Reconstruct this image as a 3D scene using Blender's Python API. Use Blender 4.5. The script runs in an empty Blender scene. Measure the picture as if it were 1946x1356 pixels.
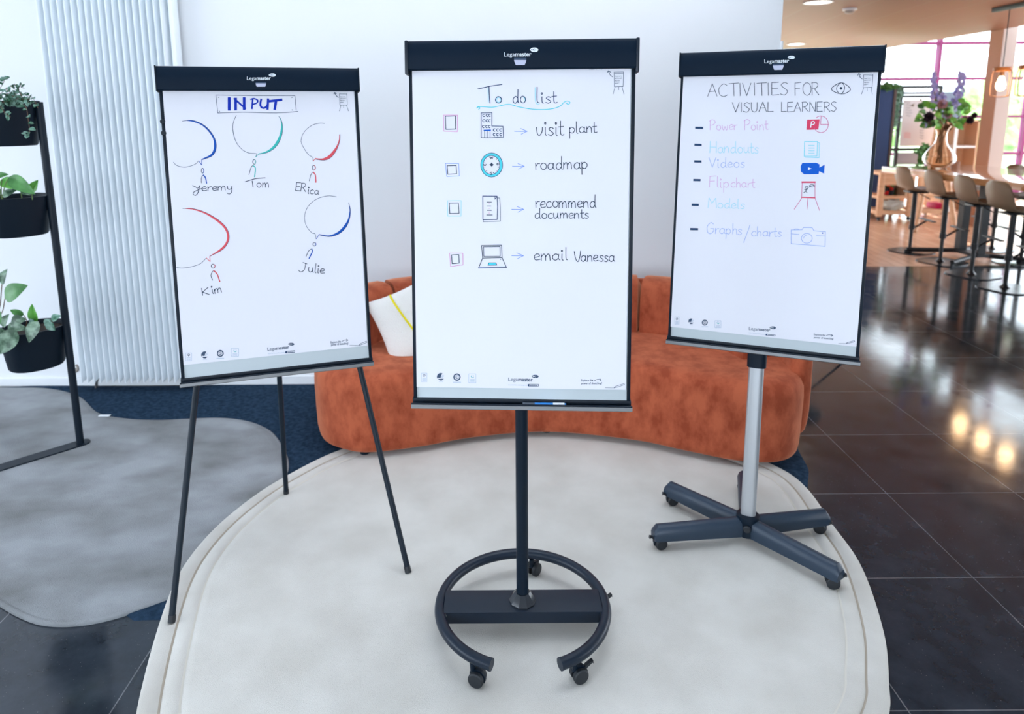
import bpy, bmesh, math, random
from mathutils import Vector, Matrix, noise

PI = math.pi
random.seed(7)
SC = bpy.context.scene
COL = SC.collection

# ------------------------------------------------------------------ camera
F, TH, CX, CY, RO, H = 1320.8916, 0.1792, 943.4464, 452.529, 0.0073, 1.7735
EX = Vector((1, 0, 0)); EV = Vector((0, math.sin(TH), math.cos(TH))); FW = Vector((0, math.cos(TH), -math.sin(TH)))
RR = EX * math.cos(RO) - EV * math.sin(RO); UU = EX * math.sin(RO) + EV * math.cos(RO)
EYE = Vector((0, 0, H))
cam_d = bpy.data.cameras.new('camera'); cam = bpy.data.objects.new('camera', cam_d); COL.objects.link(cam)
B3 = -FW
cam.matrix_world = Matrix(((RR.x, UU.x, B3.x, 0), (RR.y, UU.y, B3.y, 0), (RR.z, UU.z, B3.z, H), (0, 0, 0, 1)))
cam_d.sensor_width = 36; cam_d.lens = F / 1946 * 36
cam_d.shift_x = (973 - CX) / 1946; cam_d.shift_y = -(678 - CY) / 1946
cam_d.clip_start = .05; cam_d.clip_end = 200
cam_d.dof.use_dof = True; cam_d.dof.focus_distance = 2.2; cam_d.dof.aperture_fstop = 2.8
SC.camera = cam

# ------------------------------------------------------------------ world / light / exposure
w = bpy.data.worlds.new('sky'); SC.world = w; w.use_nodes = True
nt = w.node_tree; bg = nt.nodes['Background']
tc = nt.nodes.new('ShaderNodeTexCoord'); sx = nt.nodes.new('ShaderNodeSeparateXYZ'); rmp = nt.nodes.new('ShaderNodeValToRGB')
mp = nt.nodes.new('ShaderNodeMapRange'); mp.inputs[1].default_value = -1; mp.inputs[2].default_value = 1
nt.links.new(tc.outputs['Generated'], sx.inputs[0]); nt.links.new(sx.outputs[0], mp.inputs[0]); nt.links.new(mp.outputs[0], rmp.inputs[0])
rmp.color_ramp.elements[0].color = (.77, .88, 1.0, 1); rmp.color_ramp.elements[1].color = (.82, .90, 1.0, 1)
nt.links.new(rmp.outputs[0], bg.inputs[0]); bg.inputs[1].default_value = 6.5
SC.view_settings.view_transform = 'Standard'; SC.view_settings.look = 'None'
SC.view_settings.exposure = 0.03; SC.view_settings.gamma = 1; SC.view_settings.use_curve_mapping = False

sun_d = bpy.data.lights.new('sun', 'SUN'); sun_d.energy = 14; sun_d.angle = .02; sun_d.color = (1, .96, .9)
sun = bpy.data.objects.new('sun', sun_d); COL.objects.link(sun); sun.location = (20, 24, 20)
sun.rotation_euler = Vector((-.22, -.81, -.55)).to_track_quat('-Z', 'Y').to_euler()

# ------------------------------------------------------------------ pixel helpers (points of the photograph to places in the room)
def ray(px, py): return RR * ((px - CX) / F) + UU * ((CY - py) / F) + FW
def GZ(px, py, z=0.): d = ray(px, py); return EYE + d * ((z - H) / d.z)
def GY(px, py, Y): d = ray(px, py); return EYE + d * (Y / d.y)
def GP(px, py, o, n): d = ray(px, py); return EYE + d * ((o - EYE).dot(n) / d.dot(n))

# ------------------------------------------------------------------ materials
def lin(v): v /= 255.; return v / 12.92 if v <= .04045 else ((v + .055) / 1.055) ** 2.4
def S(r, g, b): return (lin(r), lin(g), lin(b), 1)
def nodes(m): m.use_nodes = True; return m.node_tree, m.node_tree.nodes['Principled BSDF']
def setin(b, **k):
    for n, v in k.items():
        b.inputs[n.replace('_', ' ')].default_value = v
def mat(name, col, rough=.5, metal=0., spec=.5, col2=None, scale=8., detail=4., bump=0., bscale=None, stretch=None, sheen=0., coat=0., lo=.35, hi=.65):
    m = bpy.data.materials.new(name); t, b = nodes(m)
    setin(b, Base_Color=col, Roughness=rough, Metallic=metal); b.inputs['Specular IOR Level'].default_value = spec
    if sheen: b.inputs['Sheen Weight'].default_value = sheen; b.inputs['Sheen Roughness'].default_value = .4
    if coat: b.inputs['Coat Weight'].default_value = coat
    if col2 or bump:
        c = t.nodes.new('ShaderNodeTexCoord'); mpn = t.nodes.new('ShaderNodeMapping'); t.links.new(c.outputs['Object'], mpn.inputs[0])
        if stretch: mpn.inputs['Scale'].default_value = stretch
    if col2:
        n = t.nodes.new('ShaderNodeTexNoise'); n.inputs['Scale'].default_value = scale; n.inputs['Detail'].default_value = detail
        t.links.new(mpn.outputs[0], n.inputs['Vector'])
        r = t.nodes.new('ShaderNodeValToRGB'); r.color_ramp.elements[0].position = lo; r.color_ramp.elements[1].position = hi
        r.color_ramp.elements[0].color = col; r.color_ramp.elements[1].color = col2
        t.links.new(n.outputs['Fac'], r.inputs[0]); t.links.new(r.outputs[0], b.inputs['Base Color'])
    if bump:
        n2 = t.nodes.new('ShaderNodeTexNoise'); n2.inputs['Scale'].default_value = bscale or scale; n2.inputs['Detail'].default_value = 5
        t.links.new(mpn.outputs[0], n2.inputs['Vector'])
        bn = t.nodes.new('ShaderNodeBump'); bn.inputs['Strength'].default_value = bump; bn.inputs['Distance'].default_value = .02
        t.links.new(n2.outputs['Fac'], bn.inputs['Height']); t.links.new(bn.outputs[0], b.inputs['Normal'])
    return m
def emis(name, col, st):
    m = bpy.data.materials.new(name); t, b = nodes(m); setin(b, Base_Color=(.8, .8, .8, 1)); b.inputs['Emission Color'].default_value = col; b.inputs['Emission Strength'].default_value = st; return m
def glass(name, tint, fac=.08, rough=.02):
    m = bpy.data.materials.new(name); m.use_nodes = True; t = m.node_tree; t.nodes.clear()
    o = t.nodes.new('ShaderNodeOutputMaterial'); mx = t.nodes.new('ShaderNodeMixShader'); tr = t.nodes.new('ShaderNodeBsdfTransparent'); gl = t.nodes.new('ShaderNodeBsdfGlossy')
    tr.inputs[0].default_value = tint; gl.inputs['Roughness'].default_value = rough; fr = t.nodes.new('ShaderNodeFresnel'); fr.inputs[0].default_value = 1.16 + fac
    t.links.new(fr.outputs[0], mx.inputs[0]); t.links.new(tr.outputs[0], mx.inputs[1]); t.links.new(gl.outputs[0], mx.inputs[2]); t.links.new(mx.outputs[0], o.inputs[0]); return m

def tile_mat():
    m = bpy.data.materials.new('stone_tile'); t, b = nodes(m); L = t.links.new
    c = t.nodes.new('ShaderNodeTexCoord'); mpn = t.nodes.new('ShaderNodeMapping'); mpn.inputs['Location'].default_value = (-1.8241 + 30 * .6, -4.197 + 30 * .6, 0)
    L(c.outputs['Object'], mpn.inputs[0])
    br = t.nodes.new('ShaderNodeTexBrick'); br.offset = 0; br.squash = 1
    br.inputs['Scale'].default_value = 1; br.inputs['Brick Width'].default_value = .6; br.inputs['Row Height'].default_value = .6; br.inputs['Mortar Size'].default_value = .0022
    br.inputs['Mortar Smooth'].default_value = .2; br.inputs['Bias'].default_value = 0
    L(mpn.outputs[0], br.inputs['Vector'])
    br.inputs['Color1'].default_value = S(46, 53, 62); br.inputs['Color2'].default_value = S(41, 47, 55); br.inputs['Mortar'].default_value = S(112, 114, 118)
    n = t.nodes.new('ShaderNodeTexNoise'); n.inputs['Scale'].default_value = 7; n.inputs['Detail'].default_value = 8; n.inputs['Roughness'].default_value = .65; L(c.outputs['Object'], n.inputs['Vector'])
    r = t.nodes.new('ShaderNodeValToRGB'); r.color_ramp.elements[0].position = .3; r.color_ramp.elements[1].position = .75
    r.color_ramp.elements[0].color = (.55, .55, .55, 1); r.color_ramp.elements[1].color = (1.25, 1.25, 1.25, 1); L(n.outputs['Fac'], r.inputs[0])
    mx = t.nodes.new('ShaderNodeMix'); mx.data_type = 'RGBA'; mx.blend_type = 'MULTIPLY'; mx.inputs['Factor'].default_value = 1
    L(br.outputs['Color'], mx.inputs['A']); L(r.outputs[0], mx.inputs['B'])
    v = t.nodes.new('ShaderNodeTexVoronoi'); v.inputs['Scale'].default_value = 60; L(c.outputs['Object'], v.inputs['Vector'])
    r2 = t.nodes.new('ShaderNodeValToRGB'); r2.color_ramp.elements[0].position = .05; r2.color_ramp.elements[0].color = (1, 1, 1, 1); r2.color_ramp.elements[1].position = .09; r2.color_ramp.elements[1].color = (0, 0, 0, 1)
    L(v.outputs['Distance'], r2.inputs[0])
    n3 = t.nodes.new('ShaderNodeTexNoise'); n3.inputs['Scale'].default_value = 25; L(c.outputs['Object'], n3.inputs['Vector'])
    mm = t.nodes.new('ShaderNodeMath'); mm.operation = 'MULTIPLY'; L(r2.outputs[0], mm.inputs[0]); L(n3.outputs['Fac'], mm.inputs[1])
    mx2 = t.nodes.new('ShaderNodeMix'); mx2.data_type = 'RGBA'; mx2.inputs['B'].default_value = S(120, 122, 126); L(mm.outputs[0], mx2.inputs['Factor']); L(mx.outputs['Result'], mx2.inputs['A'])
    L(mx2.outputs['Result'], b.inputs['Base Color'])
    r3 = t.nodes.new('ShaderNodeMapRange'); r3.inputs[1].default_value = .3; r3.inputs[2].default_value = .7; r3.inputs[3].default_value = .08; r3.inputs[4].default_value = .14
    L(n.outputs['Fac'], r3.inputs[0]); L(r3.outputs[0], b.inputs['Roughness']); b.inputs['Specular IOR Level'].default_value = .5
    bn = t.nodes.new('ShaderNodeBump'); bn.inputs['Strength'].default_value = .03; bn.inputs['Distance'].default_value = .002; L(n.outputs['Fac'], bn.inputs['Height']); L(bn.outputs[0], b.inputs['Normal'])
    return m
def plank_mat(name, c1, c2, cm, pw, pl, mortar, rot=0., rough=.35, off=.5):
    m = bpy.data.materials.new(name); t, b = nodes(m); L = t.links.new
    c = t.nodes.new('ShaderNodeTexCoord'); mpn = t.nodes.new('ShaderNodeMapping'); mpn.inputs['Rotation'].default_value = (0, 0, rot); L(c.outputs['Object'], mpn.inputs[0])
    br = t.nodes.new('ShaderNodeTexBrick'); br.offset = off; br.inputs['Scale'].default_value = 1; br.inputs['Brick Width'].default_value = pl; br.inputs['Row Height'].default_value = pw
    br.inputs['Mortar Size'].default_value = mortar; br.inputs['Mortar Smooth'].default_value = .1; br.inputs['Color1'].default_value = c1; br.inputs['Color2'].default_value = c2; br.inputs['Mortar'].default_value = cm
    L(mpn.outputs[0], br.inputs['Vector']); L(br.outputs['Color'], b.inputs['Base Color']); setin(b, Roughness=rough); return m

M = {}
M['wall'] = mat('white_wall', S(231, 233, 236), .75, bump=.03, bscale=120)
M['trim'] = mat('white_trim', S(236, 239, 242), .45)
M['tile'] = tile_mat()
M['parquet'] = plank_mat('oak_parquet', S(218, 178, 150), S(202, 156, 128), S(140, 96, 70), .12, 1.1, .002, PI / 2 + .08, .22)
M['ceil'] = plank_mat('ceiling_boards', S(138, 92, 68), S(132, 87, 64), S(140, 110, 90), .6, 30, .006, PI / 2 + .13, .6, 0)
M['black'] = mat('black_powder_coat', S(12, 26, 38), .45, spec=.25)
M['slate'] = mat('slate_metal', S(2, 24, 42), .5, spec=.14)
M['slate_d'] = mat('dark_slate_plastic', S(8, 24, 38), .42, spec=.22)
M['graph'] = mat('graphite_lacquer', S(20, 32, 46), .36, spec=.3)
M['lip'] = mat('grey_aluminium', S(128, 130, 132), .4, .6)
M['alu'] = mat('satin_aluminium', S(196, 199, 203), .38, .75)
M['gloss_b'] = mat('glossy_black', S(36, 40, 46), .12)
M['rubber'] = mat('caster_rubber', S(24, 29, 35), .55)
M['arm'] = mat('blue_grey_arm', S(34, 50, 67), .42, spec=.45)
M['board'] = mat('whiteboard_steel', S(212, 222, 226), .3, spec=.5)
M['paper'] = mat('flip_paper', S(236, 236, 244), .85, bump=.22, bscale=3.2, stretch=(1.6, 1, .7), spec=.2)
M['velvet'] = mat('rust_velvet', S(140, 62, 38), .9, col2=S(176, 90, 60), scale=11, detail=15, bump=.05, bscale=40, sheen=.6, lo=.38, hi=.60, stretch=(1, 1, .6))
for L_ in [M['velvet']]:
    b_ = L_.node_tree.nodes['Principled BSDF']; L_.node_tree.nodes['Noise Texture'].inputs['Roughness'].default_value = .62; b_.inputs['Sheen Tint'].default_value = S(255, 175, 135); b_.inputs['Specular IOR Level'].default_value = .2
M['vseam'] = mat('velvet_seam', S(122, 56, 34), .9)
M['boucle'] = mat('white_boucle', S(236, 232, 226), .95, bump=.5, bscale=160)
M['yellow'] = mat('yellow_yarn', S(240, 222, 20), .9, bump=.5, bscale=200)
M['rug_c'] = mat('cream_rug_pile', S(198, 194, 186), .97, col2=S(211, 208, 201), scale=4, detail=10, bump=.25, bscale=420, spec=.05, sheen=.2)
M['groove'] = mat('rug_groove', S(176, 165, 150), .97, spec=.1)
M['groove2'] = mat('rug_groove_pale', S(212, 207, 196), .97, spec=.1)
M['rug_g'] = mat('grey_rug_pile', S(116, 117, 118), .97, col2=S(158, 162, 166), scale=2.4, detail=14, bump=.45, bscale=240, stretch=(1, 1.5, 1), spec=.05, sheen=.2)
M['rug_n'] = mat('navy_rug_pile', S(30, 48, 66), .98, col2=S(46, 66, 88), scale=45, detail=8, bump=.5, bscale=260, spec=.05)
M['rad'] = mat('white_radiator_enamel', S(236, 243, 248), .4)
M['steel'] = mat('brushed_steel', S(140, 140, 142), .35, .8)
M['soil'] = mat('potting_soil', S(48, 38, 32), 1, bump=.8, bscale=60)
M['leaf1'] = mat('green_leaf', S(52, 108, 48), .4, col2=S(92, 152, 84), scale=14, bump=.1, bscale=30)
M['leaf2'] = mat('silver_leaf', S(38, 74, 48), .42, col2=S(124, 152, 128), scale=22, detail=6, lo=.42, hi=.62)
M['leaf3'] = mat('bright_leaf', S(74, 150, 52), .4, col2=S(112, 182, 78), scale=9)
M['leaf4'] = mat('small_leaf', S(58, 112, 84), .42, col2=S(150, 186, 172), scale=30, lo=.4, hi=.66)
M['stem'] = mat('green_stem', S(96, 120, 70), .6)
M['bstem'] = mat('brown_stem', S(110, 84, 62), .7)
INK = {}
def ink(n, r, g, b):
    INK[n] = mat('ink_' + n, S(r, g, b), .7, spec=.2); return INK[n]
for a in (('navy', 30, 62, 104), ('dark', 46, 62, 84), ('grey', 84, 96, 118), ('blue', 24, 84, 178), ('royal', 14, 50, 178), ('teal', 60, 190, 182), ('red', 226, 86, 96), ('peri', 132, 160, 228),
          ('pink', 226, 160, 206), ('cyan', 100, 214, 232), ('aqua', 84, 212, 226), ('violet', 220, 176, 220), ('pale_cyan', 160, 222, 238), ('lilac', 160, 180, 232), ('mark', 34, 66, 104), ('print', 70, 88, 112),
          ('print_pale', 168, 186, 208), ('white', 238, 240, 246), ('crimson', 224, 72, 104), ('rose', 210, 96, 150), ('azure', 20, 96, 206), ('logo', 232, 240, 246), ('slot', 196, 200, 222), ('slot_lid', 62, 80, 104)): ink(*a)

# ------------------------------------------------------------------ mesh builder
def cr(pts, n=8, closed=False):
    P = [Vector(p) for p in pts]; out = []; N = len(P)
    if N < 3 and not closed: return P
    seg = N if closed else N - 1
    for i in range(seg):
        if closed: a, b, c_, d = P[i - 1], P[i], P[(i + 1) % N], P[(i + 2) % N]
        else: a, b, c_, d = P[max(i - 1, 0)], P[i], P[i + 1], P[min(i + 2, N - 1)]
        for k in range(n):
            t = k / n
            out.append(.5 * ((2 * b) + (c_ - a) * t + (2 * a - 5 * b + 4 * c_ - d) * t * t + (-a + 3 * b - 3 * c_ + d) * t ** 3))
    if not closed: out.append(P[-1])
    return out

class MB:
    def __init__(s): s.v = []; s.f = []; s.m = []
    def add(s, vs, fs, mi=0):
        o = len(s.v); s.v += [Vector(v) for v in vs]
        for f in fs: s.f.append([i + o for i in f]); s.m.append(mi)
        return s
    def box(s, lo, hi, M4=None, mi=0, bev=0.):
        bm = bmesh.new(); bmesh.ops.create_cube(bm, size=1)
        lo = Vector(lo); hi = Vector(hi)
        for v in bm.verts: v.co = Vector(((lo[i] + hi[i]) / 2 + v.co[i] * (hi[i] - lo[i])) for i in range(3))
        if bev: bmesh.ops.bevel(bm, geom=bm.edges[:], offset=bev, segments=2, profile=.6, affect='EDGES')
        return s.bm(bm, M4, mi)
    def bm(s, bm, M4=None, mi=0):
        bm.verts.index_update()
        s.add([(M4 @ v.co) if M4 else v.co.copy() for v in bm.verts], [[v.index for v in f.verts] for f in bm.faces], mi); bm.free(); return s
    def tube(s, path, r, n=14, closed=False, caps=True, mi=0):
        P = [Vector(p) for p in path]; N = len(P); rf = r if callable(r) else (lambda t: r)
        up = None; rings = []
        for i in range(N):
            if closed: t = P[(i + 1) % N] - P[i - 1]
            else: t = P[min(i + 1, N - 1)] - P[max(i - 1, 0)]
            t.normalize()
            if up is None:
                a = Vector((0, 0, 1)) if abs(t.z) < .9 else Vector((1, 0, 0)); up = (a - t * a.dot(t)).normalized()
            else:
                up = (up - t * up.dot(t)).normalized()
            b = t.cross(up); rr = rf(i / max(N - 1, 1)); rings.append([P[i] + (up * math.cos(2 * PI * k / n) + b * math.sin(2 * PI * k / n)) * rr for k in range(n)])
        vs = [v for q in rings for v in q]; fs = []
        for i in range(N if closed else N - 1):
            j = (i + 1) % N
            for k in range(n): fs.append([i * n + k, i * n + (k + 1) % n, j * n + (k + 1) % n, j * n + k])
        if caps and not closed: fs += [list(range(n))[::-1], [(N - 1) * n + k for k in range(n)]]
        return s.add(vs, fs, mi)
    def lathe(s, prof, c=(0, 0, 0), n=28, M4=None, mi=0, caps=True):
        vs = []; fs = []; c = Vector(c)
        for r, z in prof:
            for k in range(n):
                p = Vector((r * math.cos(2 * PI * k / n), r * math.sin(2 * PI * k / n), z)); vs.append((M4 @ p if M4 else p) + c)
        for i in range(len(prof) - 1):
            for k in range(n): fs.append([i * n + k, i * n + (k + 1) % n, (i + 1) * n + (k + 1) % n, (i + 1) * n + k])
        if caps: fs += [list(range(n))[::-1], [(len(prof) - 1) * n + k for k in range(n)]]
        return s.add(vs, fs, mi)
    def ell(s, c, r, M4=None, mi=0, n=14, mm=9, fn=None):
        vs = [];fs = []; c = Vector(c); r = Vector(r) if not isinstance(r, (int, float)) else Vector((r, r, r))
        for i in range(mm + 1):
            a = PI * i / mm
            for k in range(n):
                d = Vector((math.sin(a) * math.cos(2 * PI * k / n), math.sin(a) * math.sin(2 * PI * k / n), math.cos(a)))
                q = fn(d) if fn else 1.
                p = Vector((d.x * r.x, d.y * r.y, d.z * r.z)) * q; vs.append((M4 @ p if M4 else p) + c)
        for i in range(mm):
            for k in range(n): fs.append([i * n + k, (i + 1) * n + k, (i + 1) * n + (k + 1) % n, i * n + (k + 1) % n])
        return s.add(vs, fs, mi)
    def prism(s, poly, A, U, V, W, mi=0):
        # poly: 2-D outline in (U, V) from A, extruded along W
        n = len(poly); A = Vector(A); vs = [A + U * p[0] + V * p[1] for p in poly] + [A + U * p[0] + V * p[1] + W for p in poly]
        fs = [list(range(n))[::-1], list(range(n, 2 * n))] + [[i, (i + 1) % n, (i + 1) % n + n, i + n] for i in range(n)]
        return s.add(vs, fs, mi)
    def build(s, name, mats, parent=None, smooth=35, origin=None):
        me = bpy.data.meshes.new(name)
        o0 = Vector(origin) if origin is not None else (Vector(parent['_o']) if parent is not None and '_o' in parent else Vector((0, 0, 0)))
        if origin is None and parent is None and s.v:
            xs = [v.x for v in s.v]; ys = [v.y for v in s.v]; zs = [v.z for v in s.v]
            o0 = Vector(((min(xs) + max(xs)) / 2, (min(ys) + max(ys)) / 2, min(zs)))
        me.from_pydata([tuple(v - o0) for v in s.v], [], s.f)
        for m in (mats if isinstance(mats, (list, tuple)) else [mats]): me.materials.append(m)
        for p, k in zip(me.polygons, s.m): p.material_index = k
        bm = bmesh.new(); bm.from_mesh(me); bmesh.ops.recalc_face_normals(bm, faces=bm.faces); bm.to_mesh(me); bm.free()
        if smooth:
            for p in me.polygons: p.use_smooth = True
            me.set_sharp_from_angle(angle=math.radians(smooth))
        ob = bpy.data.objects.new(name, me); COL.objects.link(ob)
        if parent is not None:
            ob.parent = parent
            ob['_o'] = list(o0)
        else:
            ob.location = o0; ob['_o'] = list(o0)
        return ob

def tag(o, label=None, cat=None, group=None, kind=None):
    if label: o['label'] = label
    if cat: o['category'] = cat
    if group: o['group'] = group
    if kind: o['kind'] = kind
    return o
def thing(name, label, cat, loc, group=None):
    o = bpy.data.objects.new(name, None); COL.objects.link(o); o.location = Vector(loc); o['_o'] = list(Vector(loc)); o.empty_display_size = .1
    return tag(o, label, cat, group)
def copy_tree(o, parent=None):
    c = o.copy(); COL.objects.link(c)
    if parent is not None: c.parent = parent
    for ch in list(o.children): copy_tree(ch, c)
    return c
def struct(name, mb, m, smooth=0, parent=None):
    o = mb.build(name, m, parent, smooth, None if parent is not None else (0, 0, 0)); o['kind'] = 'structure'; return o
def axes(o, x, y, z):
    return Matrix(((x.x, y.x, z.x, o.x), (x.y, y.y, z.y, o.y), (x.z, y.z, z.z, o.z), (0, 0, 0, 1)))

# ================================================================== setting
YW = 4.40
XE = 1.75           # right end of the white wall
struct('floor', MB().box((-7, -4, -.12), (16, 7.8, 0)), M['tile'])
struct('floor_wood', MB().box((1.9, 7.8, -.12), (16, 14, 0)), M['parquet'])
struct('wall_back', MB().box((-7, YW, 0), (XE, YW + .3, 6.2)).box((XE, YW - .012, 0), (XE + .012, YW + .31, 2.19), bev=.003), M['wall'])
struct('wall_side', MB().box((XE - .3, YW + .3, 0), (XE, 14, 6.2)), M['wall'])
struct('baseboard_back', MB().box((-7, YW - .016, 0), (XE, YW, .058), bev=.004), M['trim'])
ZC = 2.9; XC = 7.33
struct('ceiling', MB().box((XE, 3.0, ZC), (XC, 14, ZC + .3)), M['ceil'])
struct('ceiling_upper', MB().box((XC + .01, 3.0, 5.2), (16, 14, 5.4)).box((XC + .005, 3.0, ZC + .02), (XC + .1, 14, 5.2)), M['wall'])
# added unseen hall roof and walls, their openings sized to set the fill daylight
struct('ceiling_front_unseen', MB().box((-7, -4, 6.2), (-1.2, 4.7, 6.4)).box((2.6, -4, 6.2), (16, 4.7, 6.4)).box((-1.2, -4, 6.2), (2.6, 1.8, 6.4)).box((-1.2, 3.7, 6.2), (2.6, 4.7, 6.4)), M['wall'])
struct('wall_rear_unseen', MB().box((-7, -4.2, 0), (16, -4, .5)).box((-7, -4.2, 2.7), (16, -4, 6.2)).box((-7, -4.2, .5), (-3.6, -4, 2.7)).box((1.6, -4.2, .5), (16, -4, 2.7)), M['wall'])
struct('wall_left_unseen', MB().box((-7.2, -4, 0), (-7, 4.7, .5)).box((-7.2, -4, 3.2), (-7, 4.7, 6.2)).box((-7.2, -4, .5), (-7, -3.8, 3.2)).box((-7.2, 3.2, .5), (-7, 4.7, 3.2)), M['wall'])
struct('wall_right_unseen', MB().box((16, -4.2, 0), (16.2, 4.7, .6)).box((16, -4.2, 3.0), (16.2, 4.7, 6.4)).box((16, 2.2, .6), (16.2, 4.7, 3.0)), M['wall'])
struct('wall_upper', MB().box((XE, 2.9, ZC + .3), (16, 3.0, 6.2)), M['wall'])
# column
struct('column', MB().box((7.352, 10.4, 0), (7.56, 10.66, 5.2), bev=.006), mat('beige_column', S(226, 214, 210), .7))
struct('column_shade_face', MB().box((7.335, 10.4, 0), (7.352, 10.66, 5.2), bev=.003), mat('tan_shade', S(172, 124, 96), .6))  # warm shade of the column's left face, put in as a tan slab
# far facade windows: magenta frames
M['mag'] = mat('magenta_frame', S(134, 34, 104), .5)
M['pane'] = glass('clear_pane', (.97, .99, .98, 1))
YF = 14.0
xs = [1.75, 3.2, 5.0, 6.85, 8.68, 10.52, 12.35, 14.2, 16.0]
zs = [0, .14, .89, 1.62, 2.36, 3.04, 3.8, 4.5, 5.2]
wi = 1
for i in range(len(xs) - 1):
    fr = MB(); x0, x1 = xs[i], xs[i + 1]
    fr.box((x0, YF, 0), (x0 + .06, YF + .12, 5.2))
    for z in zs[1:]: fr.box((x0 + .06, YF + .01, z - .028), (x1, YF + .11, z + .028))
    fo = struct('window_%d' % wi, fr, M['mag'])
    pn = MB().box((x0 + .06, YF + .055, .1), (x1, YF + .065, 5.16)); p = pn.build('pane', M['pane'], fo, 0); wi += 1
# outside
struct('ground_bounce', MB().box((-10, 14.12, -.2), (60, 19, -.02)), mat('pale_bounce', S(205, 200, 196), .9))  # pale strip added so light bounced indoors stays neutral, not lawn green
struct('ground_outside', MB().box((-10, 19, -.2), (60, 60, -.02)), mat('lawn', S(150, 182, 128), .9, col2=S(182, 204, 160), scale=3))

# ================================================================== rugs
def rug(name, outline, z0, z1, rings, mats, label, bottom=0.):
    O = cr([(x, y, 0) for x, y in outline], 10, True); N = len(O)
    cxy = sum(O, Vector()) / N
    nrm = []
    for i in range(N):
        t = O[(i + 1) % N] - O[i - 1]; n = Vector((t.y, -t.x, 0)).normalized()
        if n.dot(O[i] - cxy) < 0: n = -n
        nrm.append(n)
    mb = MB(); lv = [(0, bottom), (-.0, z1 - .006), (.004, z1 - .002)] + rings; vs = []
    for ins, z in [(r[0], r[1]) for r in lv]: vs += [O[i] - nrm[i] * ins + Vector((0, 0, z)) for i in range(N)]
    mb.v = vs
    for a in range(len(lv) - 1):
        mi = lv[a + 1][2] if len(lv[a + 1]) > 2 else 0
        for i in range(N): mb.f.append([a * N + i, a * N + (i + 1) % N, (a + 1) * N + (i + 1) % N, (a + 1) * N + i]); mb.m.append(mi)
    L0 = (len(lv) - 1) * N
    bm = bmesh.new(); vv = [bm.verts.new(v) for v in vs[L0:L0 + N]]; f = bm.faces.new(vv); bmesh.ops.triangulate(bm, faces=[f]); bm.verts.index_update()
    for f in bm.faces: mb.f.append([v.index + L0 for v in f.verts]); mb.m.append(0)
    bm.free()
    o = mb.build(name, mats, None, 60); tag(o, label, 'rug'); return o
navy = [(-3.4, 4.3), (-2.2, 4.37), (0, 4.38), (1.3, 4.33), (1.62, 3.9), (1.58, 3.35), (1.5, 3.1), (1.2, 2.6), (.4, 2.3), (-.7, 2.25), (-1.22, 2.2), (-1.42, 2.28), (-2.2, 2.9), (-3.4, 3.4)]
rug('navy_rug', navy, 0, .006, [(.02, .006)], [M['rug_n']], 'dark navy carpet rug lying under the grey and cream rugs along the white wall')
gp = [(-140, 728), (0, 735), (90, 737), (150, 752), (185, 782), (230, 793), (300, 797), (420, 793), (490, 805), (530, 835), (545, 900), (440, 1010), (390, 1100), (330, 1132), (200, 1175), (100, 1185), (30, 1165), (-60, 1110), (-240, 1010)]
gout = [GZ(x, y, .012).to_2d() for x, y in gp]
rug('grey_rug', gout, 0, .014, [(.012, .0145), (.016, .0125), (.02, .0145), (.05, .0145)], [M['rug_g']], 'grey shaggy rug with a wavy blob outline under the black plant stand')
lt = GZ(198, 789, .016); MB().box((lt.x - .03, lt.y - .012, .0145), (lt.x + .035, lt.y + .012, .017)).build('care_label', M['trim'], bpy.data.objects['grey_rug'])
cp = [(258, 1356), (300, 1190), (342, 1085), (400, 1010), (470, 950), (540, 905), (640, 856)]
cq = [(1500, 898), (1590, 1005), (1640, 1080), (1680, 1200), (1690, 1300)]
cout = [GZ(x, y, .02).to_2d() for x, y in cp] + [Vector((-.55, 3.62)), Vector((0, 3.8)), Vector((.6, 3.74)), Vector((1.1, 3.5))] + [GZ(x, y, .02).to_2d() for x, y in cq]
cout += [GZ(1689, 1356, .02).to_2d(), GZ(1650, 1480, .02).to_2d(), Vector((.78, 1.22)), Vector((.3, 1.04)), Vector((-.3, 1.06)), Vector((-.78, 1.3)), GZ(262, 1440, .02).to_2d()]
rg = [(.012, .0215), (.06, .022), (.064, .0175, 1), (.0665, .0175, 1), (.07, .022), (.118, .022), (.122, .0185, 2), (.1245, .0185, 2), (.13, .022), (.15, .022)]
rug('cream_rug', cout, 0, .022, rg, [M['rug_c'], M['groove'], M['groove2']], 'large round cream rug with two grooved lines under the middle flipchart')
ZR = .022

# ================================================================== flipcharts
def frame_of(X, Y, Z, yaw, tilt):
    u = Vector((math.cos(yaw), math.sin(yaw), 0)); n0 = Vector((-math.sin(yaw), math.cos(yaw), 0))
    v = Vector((0, 0, 1)) * math.cos(tilt) + n0 * math.sin(tilt); n = u.cross(v); n = n if n.y > 0 else -n
    return Vector((X, Y, Z)), u, v, n
BW, BH = .70, 1.156
class Board:
    def __init__(s, *a): s.o, s.u, s.v, s.n = frame_of(*a)
    def P(s, a, b, d=0.): return s.o + s.u * a + s.v * b - s.n * d
    def M4(s): return axes(s.o, s.u, s.v, -s.n)            # local: x right, y up, z toward the viewer
    def uv(s, px, py, d=0.):
        p = GP(px, py, s.o - s.n * d, s.n) - s.o; return p.dot(s.u), p.dot(s.v)
    def at(s, px, py, d): return GP(px, py, s.o - s.n * d, s.n)
BL = Board(-.8288, 2.5247, .7893, .3099, .0978); BC = Board(.0753, 2.1056, .8354, -.0536, .0807); BR = Board(1.0176, 2.5848, .8412, -.3932, .0815)

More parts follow.
